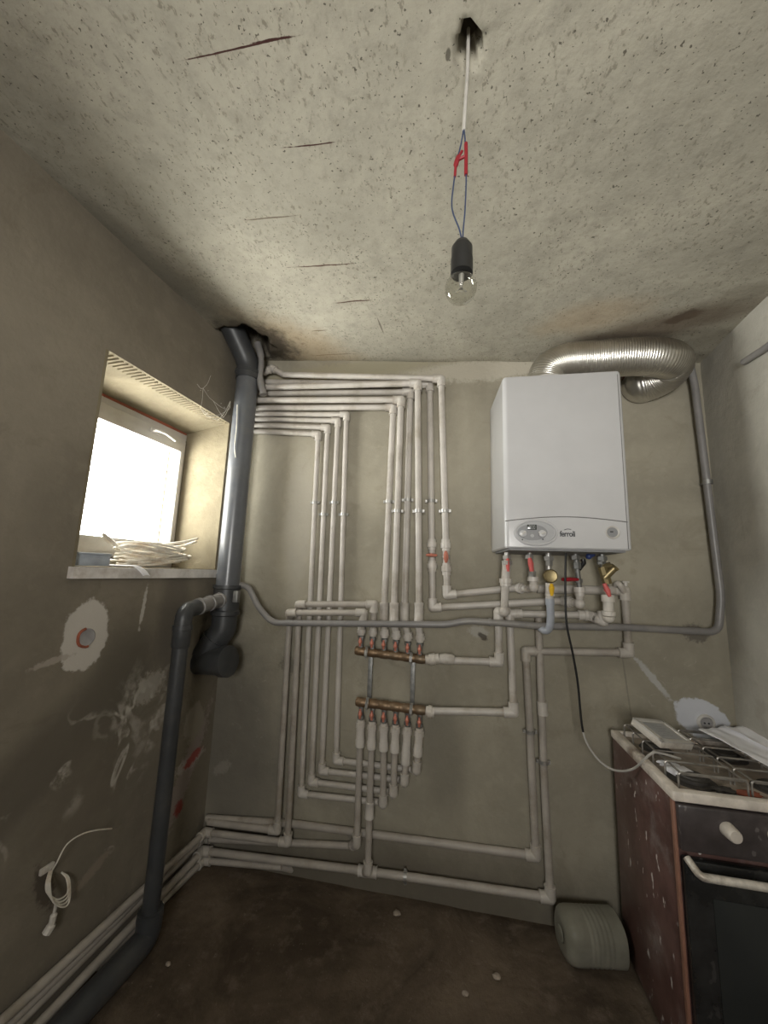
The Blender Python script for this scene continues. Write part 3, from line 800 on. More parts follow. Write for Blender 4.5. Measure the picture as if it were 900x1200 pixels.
for (px, py, r) in ((623.5, 628, .0075), (612, 632.5, .003), (636, 632, .003)):
    q = FB(px, py); m = MB(); m.cyl(V3((q.x, fy - .002, q.z)), V3((q.x, fy - .006, q.z)), r); m.build('button', M['bezel'] if r > .005 else M['ink'], boil)
# pressure gauge
q = FB(718, 624); m = MB(); m.lathe(V3((q.x, fy, q.z)), (0, -1, 0), [(0, .027), (.003, .027), (.005, .024), (.004, .021)], 32); m.build('gauge_ring', M['upvc'], boil)
m = MB(); m.cyl(V3((q.x - .003, fy - .003, q.z)), V3((q.x - .003, fy - .0055, q.z)), .0205, n=32); gg = m.build('gauge_face', M['bezel_dark'], boil)
m = MB(); m.box((q.x - .006, fy - .006, q.z + .002), (.006, .0008, .0025)); m.build('gauge_needle', M['ink'], gg)
# lettering
cu = bpy.data.curves.new('lettering', 'FONT'); cu.body = 'ferroli'; cu.size = .034; cu.extrude = .0006; cu.space_character = .92; cu.offset = .0007
to = bpy.data.objects.new('lettering_source', cu); COL.objects.link(to)
dg = bpy.context.evaluated_depsgraph_get(); me = bpy.data.meshes.new_from_object(to.evaluated_get(dg)); bpy.data.objects.remove(to)
q0, q1 = FB(656, 628.5), FB(674, 628.5)
wx = max(v.co.x for v in me.vertices); kx = (q1.x - q0.x) / wx
for v in me.vertices: v.co = V3((q0.x + v.co.x * kx, fy - .0008 - v.co.z, q0.z + v.co.y * .95)) - boil.location
me.materials.clear(); me.materials.append(M['ink'])
lo = bpy.data.objects.new('lettering', me); COL.objects.link(lo); lo.parent = boil
m = MB(); m.tube(spline([V3((q0.x + .018, fy - .001, q0.z + .027)), V3((q0.x + .03, fy - .001, q0.z + .031)), V3((q0.x + .045, fy - .001, q0.z + .030))]), .0012, 5); m.build('logo_stroke', M['ink'], boil)
# flue collar on the top
fc = V3((.425, -.2, bz1)); m = MB(); m.lathe(fc, UP, [(-.002, .1), (.012, .1), (.014, .092), (.03, .092)], 32); m.build('flue_collar', M['upvc'], boil)
m = MB(); m.box((.575, -.23, bz1 + .012), (.035, .05, .012), None, .006); m.build('vent_box', M['upvc'], boil)

# flexible aluminium duct
dr = .086
dp_ = [V3((fc.x, -.2, bz1 + .012)), V3((fc.x, -.2, bz1 + .04)), V3((fc.x + .025, -.2, bz1 + .10)), V3((fc.x + .10, -.2, bz1 + .135)), V3((fc.x + .22, -.205, bz1 + .135)), V3((fc.x + .38, -.22, bz1 + .128)), V3((fc.x + .50, -.215, bz1 + .118)), V3((fc.x + .575, -.165, bz1 + .115)), V3((fc.x + .575, -.11, bz1 + .095)), V3((fc.x + .54, -.06, bz1 + .08)), V3((fc.x + .50, -.03, bz1 + .075)), V3((fc.x + .495, -.008, bz1 + .075))]
sp = spline(dp_, 80); acc = 0; path = []; rr = []; last = sp[0]; nxt = 0
for p in sp:
    acc += (p - last).length; last = p
    if acc >= nxt:
        path.append(p); ph = acc / .0098
        rr.append(dr * (1 + .013 * math.cos(2 * PI * ph) + .010 * noise.noise(p * 14))); nxt += .00245
m = MB(); m.tube(path, rr, 36)
duct = tag(m.build('flue_duct', M['alu'], None, loc=fc, ang=180), 'crinkled silver flexible duct looping from boiler top into the wall', 'duct')
# the broken hole it goes into
qh = dp_[-1]

# ------------------------------------------------------------------ boiler valves
GV = 'connections under the boiler'
def nut(m, a, d, r, ln): m.lathe(a, d, [(0, r * .9), (0.001, r), (ln - .001, r), (ln, r * .9)], 6)
yv = .17
# 1: white ball valve, red lever, left
t1 = B(594, 650, .17); e1 = B(590, 716, .12)
v = thing('boiler_valve', 'leftmost valve under the boiler, white plastic with small red lever', 'valve', t1, GV)
m = MB(); m.cyl(t1 + V3((0, 0, .03)), B(593, 675, .155), .012); nut(m, B(594, 651, .17), (0, 0, -1), .021, .018); nut(m, B(594, 657, .168), (0, 0, -1), .026, .02); m.build('valve_nut', M['steel'], v)
m = MB(); m.tube([B(593.5, 660, .165), B(592.5, 680, .155), B(592, 690, .15), B(591, 715, .13), B(588, 718, .085)], [.02, .02, .018, .0175, .0175], 14); m.ball(B(591, 716, .128), .026); m.lathe(B(592.5, 678, .155), (0, 0, -1), [(0, .02), (0, .029), (.02, .03), (.021, .026), (.035, .026), (.036, .018)], 12); m.build('valve_body', M['ppr2'], v)
m = MB(); q = B(595, 662, .185); m.tube([q + V3((0, 0, .03)), q, q + V3((.002, 0, -.03))], [.007, .009, .006], 8); m.cyl(q, q + V3((-.01, .025, 0)), .006, n=8); m.build('valve_handle', M['red'], v)
# 2: red lever valve with elbow
t2 = B(620, 650, .17)
v = thing('boiler_valve', 'second valve under the boiler, silver with an upright red lever', 'valve', t2, GV)
m = MB(); m.cyl(t2 + V3((0, 0, .03)), B(624, 675, .15), .011); nut(m, t2, (0, 0, -1), .02, .02); nut(m, B(623.5, 669, .152), (0, 0, -1), .019, .03); m.build('valve_nut', M['steel'], v)
m = MB(); q = B(622, 663, .185); m.tube([q + V3((-.004, 0, .036)), q + V3((0, 0, .01)), q + V3((.004, -.002, -.026))], [.008, .0125, .009], 8); m.cyl(q, q + V3((0, .03, 0)), .006, n=8); m.build('valve_handle', M['red'], v)
m = MB(); q = B(625, 688, .14); m.tube(fillet([B(624.5, 676, .148), q, B(618, 690, .1)], .02), .0185, 14); m.ball(q, .024); m.lathe(B(624.5, 676, .148), (0, 0, -1), [(0, .015), (0, .026), (.02, .026), (.021, .02)], 12); m.build('elbow', M['ppr2'], v)
# 3: gas: nut, round brass filter, yellow handle, hose
t3 = B(642.5, 652, .17)
v = thing('gas_cock', 'gas connection under the boiler with round brass gauge and yellow handle', 'valve', t3, GV)
m = MB(); m.cyl(t3 + V3((0, 0, .03)), B(643, 670, .165), .013); nut(m, t3, (0, 0, -1), .023, .02); nut(m, B(643, 657, .17), (0, 0, -1), .017, .025); m.build('valve_nut', M['steel'], v)
m = MB(); q = B(644.5, 675, .165); m.lathe(q + V3((0, .015, 0)), (0, -1, 0), [(0, .02), (.002, .031), (.03, .031), (.033, .027), (.032, .024)], 24); m.build('round_filter', M['brass2'], v)
m = MB(); m.cyl(B(643.5, 683, .162), B(644, 702, .155), .0175); nut(m, B(644, 695, .158), (0, 0, -1), .0215, .014); m.build('valve_body', M['ppr2'], v)
m = MB(); q = B(646.5, 692, .185); m.tube([q + V3((0, 0, .03)), q + V3((0, -.003, .012)), q, q + V3((0, 0, -.024))], [.006, .012, .011, .006], 8); m.cyl(q, q + V3((0, .03, 0)), .006, n=8); m.build('valve_handle', M['yellow'], v)
hp = spline([B(644, 701, .155), B(645, 715, .152), B(645, 728, .145), B(643, 737, .135), B(638, 739, .12), B(631, 734, .1)])
m = MB(); m.tube(hp, .0165, 14); m.lathe(hp[0], hp[1] - hp[0], [(0, .012), (0, .0195), (.03, .0195), (.03, .0165)], 14)
tag(m.build('gas_hose', M['hose'], None, loc=hp[0]), 'bluish grey gas hose curving from yellow handle down to gas pipe', 'hose')
# 4: cold water with dark red lever pointing left
t4 = B(674, 651, .17)
v = thing('boiler_valve', 'fourth connection under the boiler with long dark red lever pointing left', 'valve', t4, GV)
m = MB(); m.cyl(t4 + V3((0, 0, .03)), B(679, 690, .14), .0115); nut(m, t4, (0, 0, -1), .02, .02); nut(m, B(676, 659, .165), (0, 0, -1), .017, .03); nut(m, B(678, 678, .15), (0, 0, -1), .017, .02); m.build('valve_nut', M['dull_steel'], v)
m = MB(); a = B(683, 655, .15); m.tube([a, B(684, 660, .15), B(678, 667, .158)], .011, 10); m.build('drain_branch', M['black'], v)
m = MB(); m.cyl(B(690, 652, .17), B(695, 649, .16), .012); m.ball(B(690, 652, .17), .014, 10); m.build('drain_knob', M['blue_knob'], v)
m = MB(); q = B(678, 679, .165); e_ = B(658, 679, .17); m.tube([q, q.lerp(e_, .3), e_.lerp(q, .15), e_], [.006, .0085, .0095, .006], 8); m.build('valve_handle', M['darkred'], v)
m = MB(); q = B(679, 707, .135); m.tube([B(679, 690, .14), q, B(672, 706, .11)], .0175, 14); m.ball(q, .024); m.lathe(B(678.7, 688, .142), (0, 0, -1), [(0, .015), (0, .026), (.022, .027), (.023, .021), (.04, .021)], 12); m.build('elbow', M['ppr2'], v)
union(c5root, B(659, 704, .075), B(671, 706, .108), RC)
# 5: return with brass strainer and red lever
t5 = B(705, 652, .17)
v = thing('boiler_valve', 'rightmost connection under the boiler with slanted brass strainer and red lever', 'valve', t5, GV)
m = MB(); m.cyl(t5 + V3((0, 0, .03)), B(710, 690, .16), .0125); nut(m, t5, (0, 0, -1), .022, .02); nut(m, B(704, 658, .17), (0, 0, -1), .017, .014); m.build('valve_nut', M['dull_steel'], v)
m = MB(); a = B(706, 664, .17); b = B(712, 684, .165); m.cyl(a, b, .02, n=8); c_ = B(708, 677, .17); d2 = B(719, 666, .18); m.cyl(c_, d2, .017, n=10); nut(m, d2, d2 - c_, .021, .012); m.cyl(a, B(716, 662, .18), .013, n=8); m.build('strainer', M['brass2'], v)
m = MB(); q = B(712, 692, .19); m.tube([q + V3((-.012, 0, .03)), q, q + V3((.008, 0, -.026))], [.008, .012, .007], 8); m.cyl(q, q + V3((0, .03, 0)), .006, n=8); m.build('valve_handle', M['red'], v)
m = MB(); m.lathe(B(712, 697, .16), (0, 0, -1), [(0, .016), (0, .027), (.03, .028), (.031, .022), (.07, .022), (.072, .028), (.09, .028), (.095, .02)], 12); m.ball(B(713, 723, .15), .026); m.build('valve_body', M['plate'], v)
# hook of a capped stub
m = MB(); q = B(729, 686, .05); m.tube(spline([B(722, 687, .03), B(723, 684, .06), B(726, 685, .075), B(729, 690, .07), B(732, 694, .045)]), .013, 10); m.cyl(B(733, 688, .04), B(733, 682, .04), .009); m.box(B(733, 682, .04), (.014, .006, .004))
tag(m.build('wall_stub', M['ppr2'], None, loc=q), 'small hooked pipe stub on the wall right of the boiler valves', 'pipe')
# power lead: black from the boiler, painted pale for the lit stretch to the stove
lead = spline([B(663, 646, .2), B(662.5, 690, .2), B(664, 730, .2), B(671, 765, .19), B(677, 800, .18), B(682, 850, .18), B(689, 873, .19), B(704, 893, .21), B(722, 903, .26), B(742, 901, .33), V3((.69, -.405, .885)), V3((.72, -.40, .893)), V3((.80, -.38, .874))], 8)
m = MB(); m.tube(lead, .0042, 8)
pl = tag(m.build('power_lead', M['cable_grey'], None, loc=lead[0]), 'thin power lead hanging from the boiler and looping across to the stove top', 'cable')
m = MB(); m.tube(lead[:43], .0048, 8); m.build('dark_length', M['black'], pl)

# ------------------------------------------------------------------ soil stack in the corner
sx = B(279, 560, .145); rs = .061
def S(z, dx=0, dy=0): return V3((sx.x + dx, sx.y + dy, z))
ct = ceil_z(sx.x)
st = thing('soil_stack', 'thick grey soil pipe in the corner beside the window', 'pipe', S(.9))
zc_ = on([S(2.8), S(.2)], 0, 688).z; zt_ = on([S(3.2), S(.2)], 0, 440).z
m = MB(); m.cyl(S(zc_), S(zt_), rs, n=32); m.build('stack_pipe', M['grey_pvc'], st)
m = MB(); tp = [S(zt_ - .02), S(zt_ + .05), S(zt_ + .10, -.012, -.02), S(zt_ + .17, -.035, -.07), S(zt_ + .25, -.06, -.13), S(zt_ + .32, -.08, -.17)]
m.tube(fillet(tp, .03), rs * 1.04, 32); m.lathe(S(zt_ - .03), UP, [(0, rs), (0, rs * 1.1), (.03, rs * 1.12), (.034, rs * 1.2), (.05, rs * 1.2), (.055, rs * 1.05)], 32)
m.build('top_elbow', M['dark_pvc'], st)
zq = zc_
m = MB()
m.lathe(S(zq + .012), (0, 0, -1), [(0, rs), (0, rs * 1.2), (.018, rs * 1.2), (.022, rs * 1.1), (.13, rs * 1.1), (.135, rs * 1.2), (.155, rs * 1.2), (.16, rs * 1.05), (.2, rs * 1.05)], 32)
m.build('branch_fitting', M['dark_pvc'], st)
# offset bend below: back to the left, then a capped stub facing right
eb = B(237, 770, .17)
m = MB(); p0 = S(zq - .17); p1 = S(zq - .22); 
m.tube(fillet([p0, p1, eb], .07), rs * 1.05, 28); dd = (eb - p1).normalized(); mid = p1.lerp(eb, .42)
m.lathe(mid - dd * .012, dd, [(0, rs), (0, rs * 1.2), (.022, rs * 1.2), (.024, rs)], 28); m.build('offset_bend', M['dark_pvc'], st)
m = MB(); a = B(234, 775, .17); b = B(268, 775, .20); ds = b - a; ln = ds.length; m.ball(a, rs * 1.04, 20)
m.lathe(a, ds, [(0, rs * 1.02), (ln * .8, rs * 1.12), (ln * .82, rs * 1.25), (ln, rs * 1.25), (ln + .004, rs * 1.1)], 28); m.build('capped_stub', M['dark_pvc'], st)
# cleanout bolts
m = MB(); m.box(S(zq - .045, .075, -.03), (.014, .014, .03), None, .004); m.build('clamp_lug', M['dull_steel'], st)
# small drain down the left wall
rd = .034
dtop = hit(216, 716, YN, -.50)
def Dn(z): return V3((dtop.x, dtop.y, z))
br0 = hit(258, 703, YN, -.20)
dr_ = thing('drain_pipe', 'slimmer dark grey drain pipe dropping down the left wall from the soil stack', 'pipe', Dn(0))
m = MB(); m.cyl(Dn(.06), Dn(dtop.z - .06), rd * .94, n=20); m.build('drop_pipe', M['dark_pvc'], dr_)
m = MB(); bd = (dtop - br0); bl = bd.length
m.lathe(br0, bd, [(-.05, rd), (0, rd), (.0, rd * 1.15), (.02, rd * 1.15), (.022, rd), (bl * .3, rd), (bl * .3, rd * 1.15), (bl * .3 + .018, rd * 1.15), (bl * .3 + .02, rd), (bl * .6, rd), (bl * .6, rd * 1.16), (bl * .6 + .018, rd * 1.16), (bl * .6 + .02, rd), (bl * .85, rd)], 22)
m.build('branch_pipe', M['gas'], dr_)
m = MB(); m.tube(fillet([br0.lerp(dtop, .7), dtop, Dn(dtop.z - .1)], .06), rd * 1.06, 20); m.lathe(Dn(dtop.z - .06), (0, 0, -1), [(0, rd), (0, rd * 1.2), (.02, rd * 1.2), (.022, rd * 1.1), (.09, rd * 1.1), (.095, rd)], 20); m.build('elbow', M['dark_pvc'], dr_)
fp = [Dn(.14), Dn(.058), Dn(.052) + DL * -.12 + V3((-.0, 0, 0)), V3((dtop.x - .10, -1.7, .054))]
m = MB(); m.tube(fillet(fp, .08), .046, 20); m.lathe(Dn(.15), (0, 0, -1), [(0, rd), (0, .046), (.03, .048), (.032, .045)], 20)
tag(m.build('floor_drain', M['dark_pvc'], None, loc=Dn(0)), 'fat dark drain pipe lying on the floor along the left wall', 'pipe')
# grey lumps of foam and old pipe ends by the stack top
m = MB(); m.tube(spline([B(302, 402, .16), B(306, 420, .15), B(305, 445, .14), B(309, 462, .13)]), [.02] * 8 + [.016] * 8 + [.02] * 9, 12)
tag(m.build('pipe_end', M['gas'], None, loc=B(306, 440, .15)), 'bent grey pipe end hanging beside the top of the soil stack', 'pipe')

# ------------------------------------------------------------------ bulb on its wires
hx, hy = hole.x, hole.y
def HB(px, py): return hit(px, py, YN, hy)
pend = thing('hanging_bulb', 'bare clear bulb in black holder hanging on spliced wires from ceiling hole', 'light', V3((hx, hy, 2.03)))
m = MB(); m.tube(spline([V3((hx, hy, ceil_z(hx) + .05)), HB(548, 80), HB(545.5, 120), HB(543.5, 153)]), .0038, 8); m.build('cable', M['cable_grey'], pend)
m = MB(); m.tube(spline([HB(543.5, 150), HB(540, 170), HB(535, 190), HB(533, 205), HB(529.5, 235), HB(531, 250), HB(538, 268), HB(541.5, 283)]), .0017, 6)
m.tube(spline([HB(543.5, 150), HB(545.5, 170), HB(546, 195), HB(546.2, 215), HB(545, 245), HB(543, 268), HB(542, 283)]), .0017, 6); m.build('wire', M['wire_blue'], pend)
m = MB(); m.tube(spline([HB(541.5, 177), HB(537.5, 184), HB(534.5, 192), HB(533, 207)]), [.003] * 8 + [.0055] * 10 + [.003] * 7, 8); m.tube(spline([HB(546, 168), HB(546.2, 185), HB(546, 205)]), .004, 8); m.tube([HB(537, 187), HB(545, 183)], .0035, 6); m.build('red_tape', M['tape'], pend)
q = HB(541.5, 283); s2 = HB(541, 321); dn = (s2 - q).normalized(); ln = (s2 - q).length
m = MB(); m.lathe(q, dn, [(0, .006), (.003, .014), (.012, .019), (.016, .0215), (ln * .55, .0215), (ln * .56, .0225), (ln, .0225), (ln + .002, .018)], 28); m.build('bulb_holder', M['black'], pend)
bc = HB(540, 338); rbu = .032; d = (bc - s2).normalized(); dist = (bc - s2).length
m = MB(); prof = [(-.008, .0135), (.004, .0145)]
for k in range(3, 17):
    a = PI * k / 16; prof.append((dist - rbu * math.cos(a), max(.0008, rbu * math.sin(a))))
m.lathe(s2, d, prof, 32); gb = m.build('bulb_glass', M['bulb'], pend, ang=180)
m = MB(); m.lathe(s2, d, [(0, .006), (.02, .005), (.028, .003), (.034, .004)], 10); w1 = s2 + d * .03
for s in (-1, 1): m.tube([w1, w1 + V3((s * .012, 0, -.012))], .0006, 5)
m.tube([w1 + V3((-.012, 0, -.012)), w1 + V3((0, .006, -.006)), w1 + V3((.012, 0, -.012))], .0005, 5); m.build('filament_stem', M['steel'], gb)

# ------------------------------------------------------------------ stove
X0, X1, Y0, Y1, ZT = .682, 1.165, -.075, -.572, .85
sv = thing('stove', 'old brown gas stove with black oven door in the right corner', 'stove', ((X0 + X1) / 2, (Y0 + Y1) / 2, 0))
m = MB(); m.box2((X0, Y1 + .012, .03), (X1, Y0, ZT - .028), .006); m.build('body', M['enamel'], sv)
m = MB()
for x in (X0 + .04, X1 - .04):
    for y in (Y0 - .04, Y1 + .06): m.cyl((x, y, -.001), (x, y, .034), .018)
m.build('feet', M['iron'], sv)
m = MB()   # rim of the hob
for lo_, hi_ in (((X0 - .006, Y1 - .006, ZT - .03), (X0 + .028, Y0, ZT)), ((X1 - .028, Y1 - .006, ZT - .03), (X1 + .004, Y0, ZT)), ((X0 + .02, Y1 - .006, ZT - .03), (X1 - .02, Y1 + .025, ZT)), ((X0 + .02, Y0 - .02, ZT - .03), (X1 - .02, Y0, ZT))): m.box2(lo_, hi_, .006)
m.build('hob_rim', M['hob'], sv)
m = MB(); m.box2((X0 + .02, Y1 + .02, ZT - .032), (X1 - .02, Y0 - .015, ZT - .018)); m.build('hob_tray', M['tray'], sv)
for (x, y, r) in ((.8, -.2, .04), (1.04, -.2, .05), (.8, -.44, .05), (1.04, -.44, .04)):
    m = MB(); m.lathe((x, y, ZT - .02), UP, [(0, r * 1.5), (.004, r * 1.4), (.006, r), (.016, r), (.017, r * .8), (.022, r * .75), (.024, r * .2)], 24); m.build('burner', M['iron'], sv)
def grate(xa, xb):
    m = MB(); zg = ZT + .030
    m.tube(fillet([(xa, Y1 + .05, zg), (xa, Y0 - .03, zg), (xb, Y0 - .03, zg), (xb, Y1 + .05, zg), (xa, Y1 + .05, zg)], .015), .0032, 8)
    for i in range(6):
        y = Y1 + .05 + (Y0 - Y1 - .08) * (i / 5)
        m.tube(fillet([(xa - .012, y, ZT - .02), (xa - .012, y, zg + .004), (xb + .005, y, zg + .004), (xb + .005, y, ZT - .02)], .012), .0034, 8)
    return m.build('grate', M['wire'], sv)
grate(X0 + .052, X0 + .232); grate(X0 + .26, X1 - .05)
# front: control panel, knobs, oven door
m = MB(); m.box2((X0 + .004, Y1 - .012, .685), (X1 - .002, Y1 + .014, ZT - .034), .008); cp = m.build('control_panel', M['panel'], sv)
for i in range(3):
    x = .816 + i * .125; m = MB(); zk = .765
    m.lathe((x, Y1 - .011, zk), (0, -1, 0), [(0, .0215), (.030, .0195), (.036, .0185), (.040, .016), (.041, .010)], 28)
    m.build('control_knob', M['hob'], sv)
m = MB(); m.box2((X0 + .008, Y1 - .018, .14), (X1 - .006, Y1 + .012, .668), .007); od = m.build('oven_door', M['door'], sv)
m = MB(); m.box2((X0 + .075, Y1 - .021, .22), (X1 - .075, Y1 - .0175, .575), .001); t = NT('oven_glass'); t.l(t.mix(t.noise(5), (.018, .02, .02), (.03, .033, .033)), t.b.inputs['Base Color']); t.b.inputs['Roughness'].default_value = .18; m.build('oven_glass', t.m, od)
m = MB(); m.tube(fillet([(X0 + .016, Y1 - .014, .672), (X0 + .030, Y1 - .052, .648), (X1 - .03, Y1 - .052, .648), (X1 - .016, Y1 - .014, .672)], .015), .011, 12); m.build('door_handle', M['trim'], od)
m = MB(); m.box2((X0 + .006, Y1 - .012, .035), (X1 - .004, Y1 + .012, .132), .006); m.build('lower_drawer', M['panel'], sv)
# trim strip along the front edge of the side panel
m = MB(); m.box2((X0 - .004, Y1 + .004, .03), (X0 + .004, Y1 + .02, ZT - .03), .001); m.build('edge_strip', simple('worn_edge', (.26, .13, .09), .4), sv)
# things on the hob
def slab(c, ex, ey, th):
    ez = ex.cross(ey).normalized(); return c, ex, ey, ez
e1_ = V3((.209, .187, -.012)).normalized(); e2_ = V3((.018, -.127, -.033)).normalized()      # the two edges; it slopes down towards the room
mid_ = (e1_ + e2_).normalized(); dif_ = (e1_ - e2_).normalized()
ex = (mid_ + dif_).normalized(); ey2 = (mid_ - dif_).normalized(); ez = ex.cross(ey2); ez = ez if ez.z > 0 else -ez
hx_, hy_ = .078, .064
c0 = Z(775, 860, .8885 + abs(ex.z) * hx_ + abs(ey2.z) * hy_ + .014)
fc_ = thing('plastic_cover', 'grimy white plastic cover with inset printed card lying on the stove grate', 'cover', c0)
m = MB(); m.box(c0, (hx_, hy_, .013), (ex, ey2, ez), .005); m.build('cover_body', M['plate'], fc_)
m = MB()
for a, b, wx_, wy_ in ((0, -1, hx_, .008), (0, 1, hx_, .008), (-1, 0, .008, hy_), (1, 0, .008, hy_)):
    m.box(c0 + ex * a * (hx_ - .008) + ey2 * b * (hy_ - .008) + ez * .0135, (wx_, wy_, .003), (ex, ey2, ez), .0015)
m.build('cover_rim', M['upvc'], fc_)
m = MB(); m.box(c0 + ez * .0133, (hx_ * .66, hy_ * .68, .0008), (ex, ey2, ez)); cardm = m.build('printed_card', M['bezel'], fc_)
m = MB()
for k in range(7):
    w_ = .018 + .018 * ((k * 37) % 5) / 5
    m.box(c0 + ez * .0142 + ey2 * (-.032 + k * .010) + ex * (-.008 + .004 * (k % 3)), (w_, .0011, .0003), (ex, ey2, ez))
m.build('print_lines', M['bezel_dark'], cardm)
def sheet(name, label, corners, amp, seed):
    a, b, c, d = [V3(p) for p in corners]
    def fn(u, v):
        p = a.lerp(b, u).lerp(d.lerp(c, u), v); h = amp * (.5 + .5 * math.sin(u * 7 + seed + v * 2)) + .006 * noise.noise(V3((u * 4, v * 4, seed)))
        return p + V3((0, 0, h))
    m = MB(); m.grid(fn, 24, 18); o = m.build(name, M['paper'], None, loc=(a + c) / 2, ang=180)
    so = o.modifiers.new('thick', 'SOLIDIFY'); so.thickness = .0012
    return tag(o, label, 'paper', 'papers on the stove')
zg = .892
sheet('paper_sheet', 'long rumpled white sheet lying across the right side of the stove grates', [Z(818, 856, zg), Z(850, 852, zg), Z(960, 905, zg), Z(905, 902, zg)], .006, .4)
sheet('paper_sheet', 'folded white sheet on top at the far right of the stove against the wall', [Z(848, 852, zg + .008), Z(882, 852, zg + .008), Z(950, 885, zg + .01), Z(915, 885, zg + .01)], .008, 2.2)
m = MB(); q = Z(797, 905, .85); m.box(Z(797, 904, .846), (.035, .022, .008), (V3((.9, .3, 0)).normalized(), V3((-.3, .9, 0)).normalized(), UP), .003); 
tag(m.build('cardboard_box', M['paper'], None, loc=q), 'tiny crushed white box at the front corner of the hob', 'box', 'rubbish on the hob')
bb = [(.86, -.5, 'rubbish_scrap', 'dark twisted scrap lying in the hob tray by the front burner', M['iron']), (.93, -.505, 'rubbish_scrap', 'rusty brown scrap at the front right of the hob tray', M['brick']), (.775, -.345, 'rubbish_scrap', 'white paint flake heap in the middle of the hob tray', M['paper'])]
for x, y, nm, lb, mt in bb:
    bm = bmesh.new(); bmesh.ops.create_icosphere(bm, subdivisions=3, radius=1)
    m = MB()
    for v in bm.verts:
        k = 1 + .45 * noise.noise(v.co * 2.2 + V3((x * 50, 0, 0))); m.v.append(V3((x + v.co.x * .034 * k, y + v.co.y * .02 * k, ZT - .012 + v.co.z * .008 * k)))
    m.f = [tuple(v.index for v in f.verts) for f in bm.faces]; bm.free()
    tag(m.build(nm, mt, None, loc=(x, y, ZT - .012), ang=25), lb, 'rubbish', 'rubbish on the hob')

# socket on the back wall behind the stove
q = B(827, 847, .0)
so = thing('wall_socket', 'round white wall socket above the stove on a pale paint patch', 'socket', q)
m = MB(); m.lathe(q, (0, -1, 0), [(0, .036), (.006, .036), (.011, .032), (.011, .026), (.004, .024)], 32); m.build('socket_ring', M['upvc'], so)
m = MB(); m.cyl(q + V3((0, -.003, 0)), q + V3((0, -.007, 0)), .023, n=28); ins = m.build('socket_insert', M['cap_grey'], so)
m = MB()
for s in (-1, 1): m.cyl(q + V3((s * .008, -.006, 0)), q + V3((s * .008, -.0085, 0)), .004, n=10)
m.build('socket_hole', M['ink'], ins)
# conduit on the right wall
cpts = [Rt(872, 424, .012), Rt(900, 406, .012), Rt(900, 406, .012) + DL * -.9]
m = MB(); m.tube(cpts, .014, 10); tag(m.build('wall_conduit', M['gas'], None, loc=cpts[0]), 'grey conduit running along the right wall near the ceiling', 'conduit')

# ------------------------------------------------------------------ plastic jug lying by the stove
jc = Z(656, 1093, .086); jd = V3((.23, .04, 0)).normalized(); jd.z = 0; jd.normalize()
m = MB(); R = .083; pr = [(0.008, .02), (.0, .045), (.003, .06), (.012, .073), (.026, R * .97), (.042, R)]
for k in range(6): t0 = .082 + k * .018; pr += [(t0, R), (t0 + .005, R * .982), (t0 + .008, R * .982), (t0 + .013, R)]
jl = .228
pr = [p for p in pr if p[0] < jl - .01] + [(jl, R)]
def jug_pt(t_, r, a):
    u, w = perp(jd); k = 1 / (abs(math.cos(a)) ** 4 + abs(math.sin(a)) ** 4) ** .25
    return jc + jd * t_ + (u * math.cos(a) + w * math.sin(a)) * r * (1 + (k - 1) * .45)
n = 40; b0 = 0
for t_, r in pr:
    for k in range(n): m.v.append(jug_pt(t_, r, 2 * PI * k / n))
for i in range(len(pr) - 1):
    for k in range(n): k2 = (k + 1) % n; m.f.append((i * n + k, i * n + k2, (i + 1) * n + k2, (i + 1) * n + k))
m.f.append(tuple(range(n))); 
m.f.append(tuple((len(pr) - 1) * n + k for k in range(n)))
zmin = min(v.z for v in m.v)
for v in m.v: v.z -= zmin - .001
jug = thing('plastic_jug', 'dusty ribbed plastic water jug lying on the floor beside the stove', 'jug', V3((jc.x, jc.y, 0)))
m.build('jug_body', M['pet'], jug, ang=40)
m = MB(); m.lathe(jc + V3((0, 0, -zmin + .001)) - jd * .0035, jd, [(0, .018), (.002, .026), (.006, .028)], 20); m.build('base_dimple', M['pet'], jug)

# ------------------------------------------------------------------ on the sill
zs_ = z0 + .008
cc = LW(-.42, .12, zs_)
m = MB(); rc = random.Random(11)
for i in range(15):
    ra = rc.uniform(.15, .225); rb = rc.uniform(.06, .095); tl = rc.uniform(-.10, .10); tw = rc.uniform(-.25, .25); h = .012 + .075 * (i / 14) ** 1.1; ph = rc.uniform(0, 6)
    cx_ = rc.uniform(-.02, .02); cy_ = rc.uniform(-.012, .012)
    m.tube([cc + DL * (cx_ + ra * math.cos(a) * (1 + .05 * math.sin(3 * a + ph))) - NL * (cy_ + rb * math.sin(a + tw)) + V3((0, 0, h + tl * ra * math.cos(a) + .007 * math.sin(2 * a + ph))) for a in [ph + 2 * PI * j / 40 * .97 for j in range(41)]], .0062, 7)
m.tube(spline([cc + DL * .05 + V3((0, 0, .1)), cc + DL * .17 + NL * .02 + V3((0, 0, .125)), cc + DL * .25 + NL * .03 + V3((0, 0, .15))]), .007, 7)
m.tube(spline([cc + DL * .1 + V3((0, 0, .09)), cc + DL * .19 + V3((0, 0, .105)), cc + DL * .255 + NL * .02 + V3((0, 0, .135))]), .007, 7)
m.tube(spline([cc - DL * .17 + V3((0, 0, .07)), cc - DL * .24 + V3((0, 0, .09)), cc - DL * .27 + V3((0, 0, .12)), cc - DL * .21 + V3((0, 0, .085))]), .006, 7)
zmin = min(v.z for v in m.v)
for v in m.v: v.z += zs_ - zmin
tag(m.build('cable_coil', M['cable_white'], None, loc=cc, ang=180), 'loose coil of off-white cable lying on the window sill', 'cable')
m = MB(); q = LW(-.80, .035, zs_)
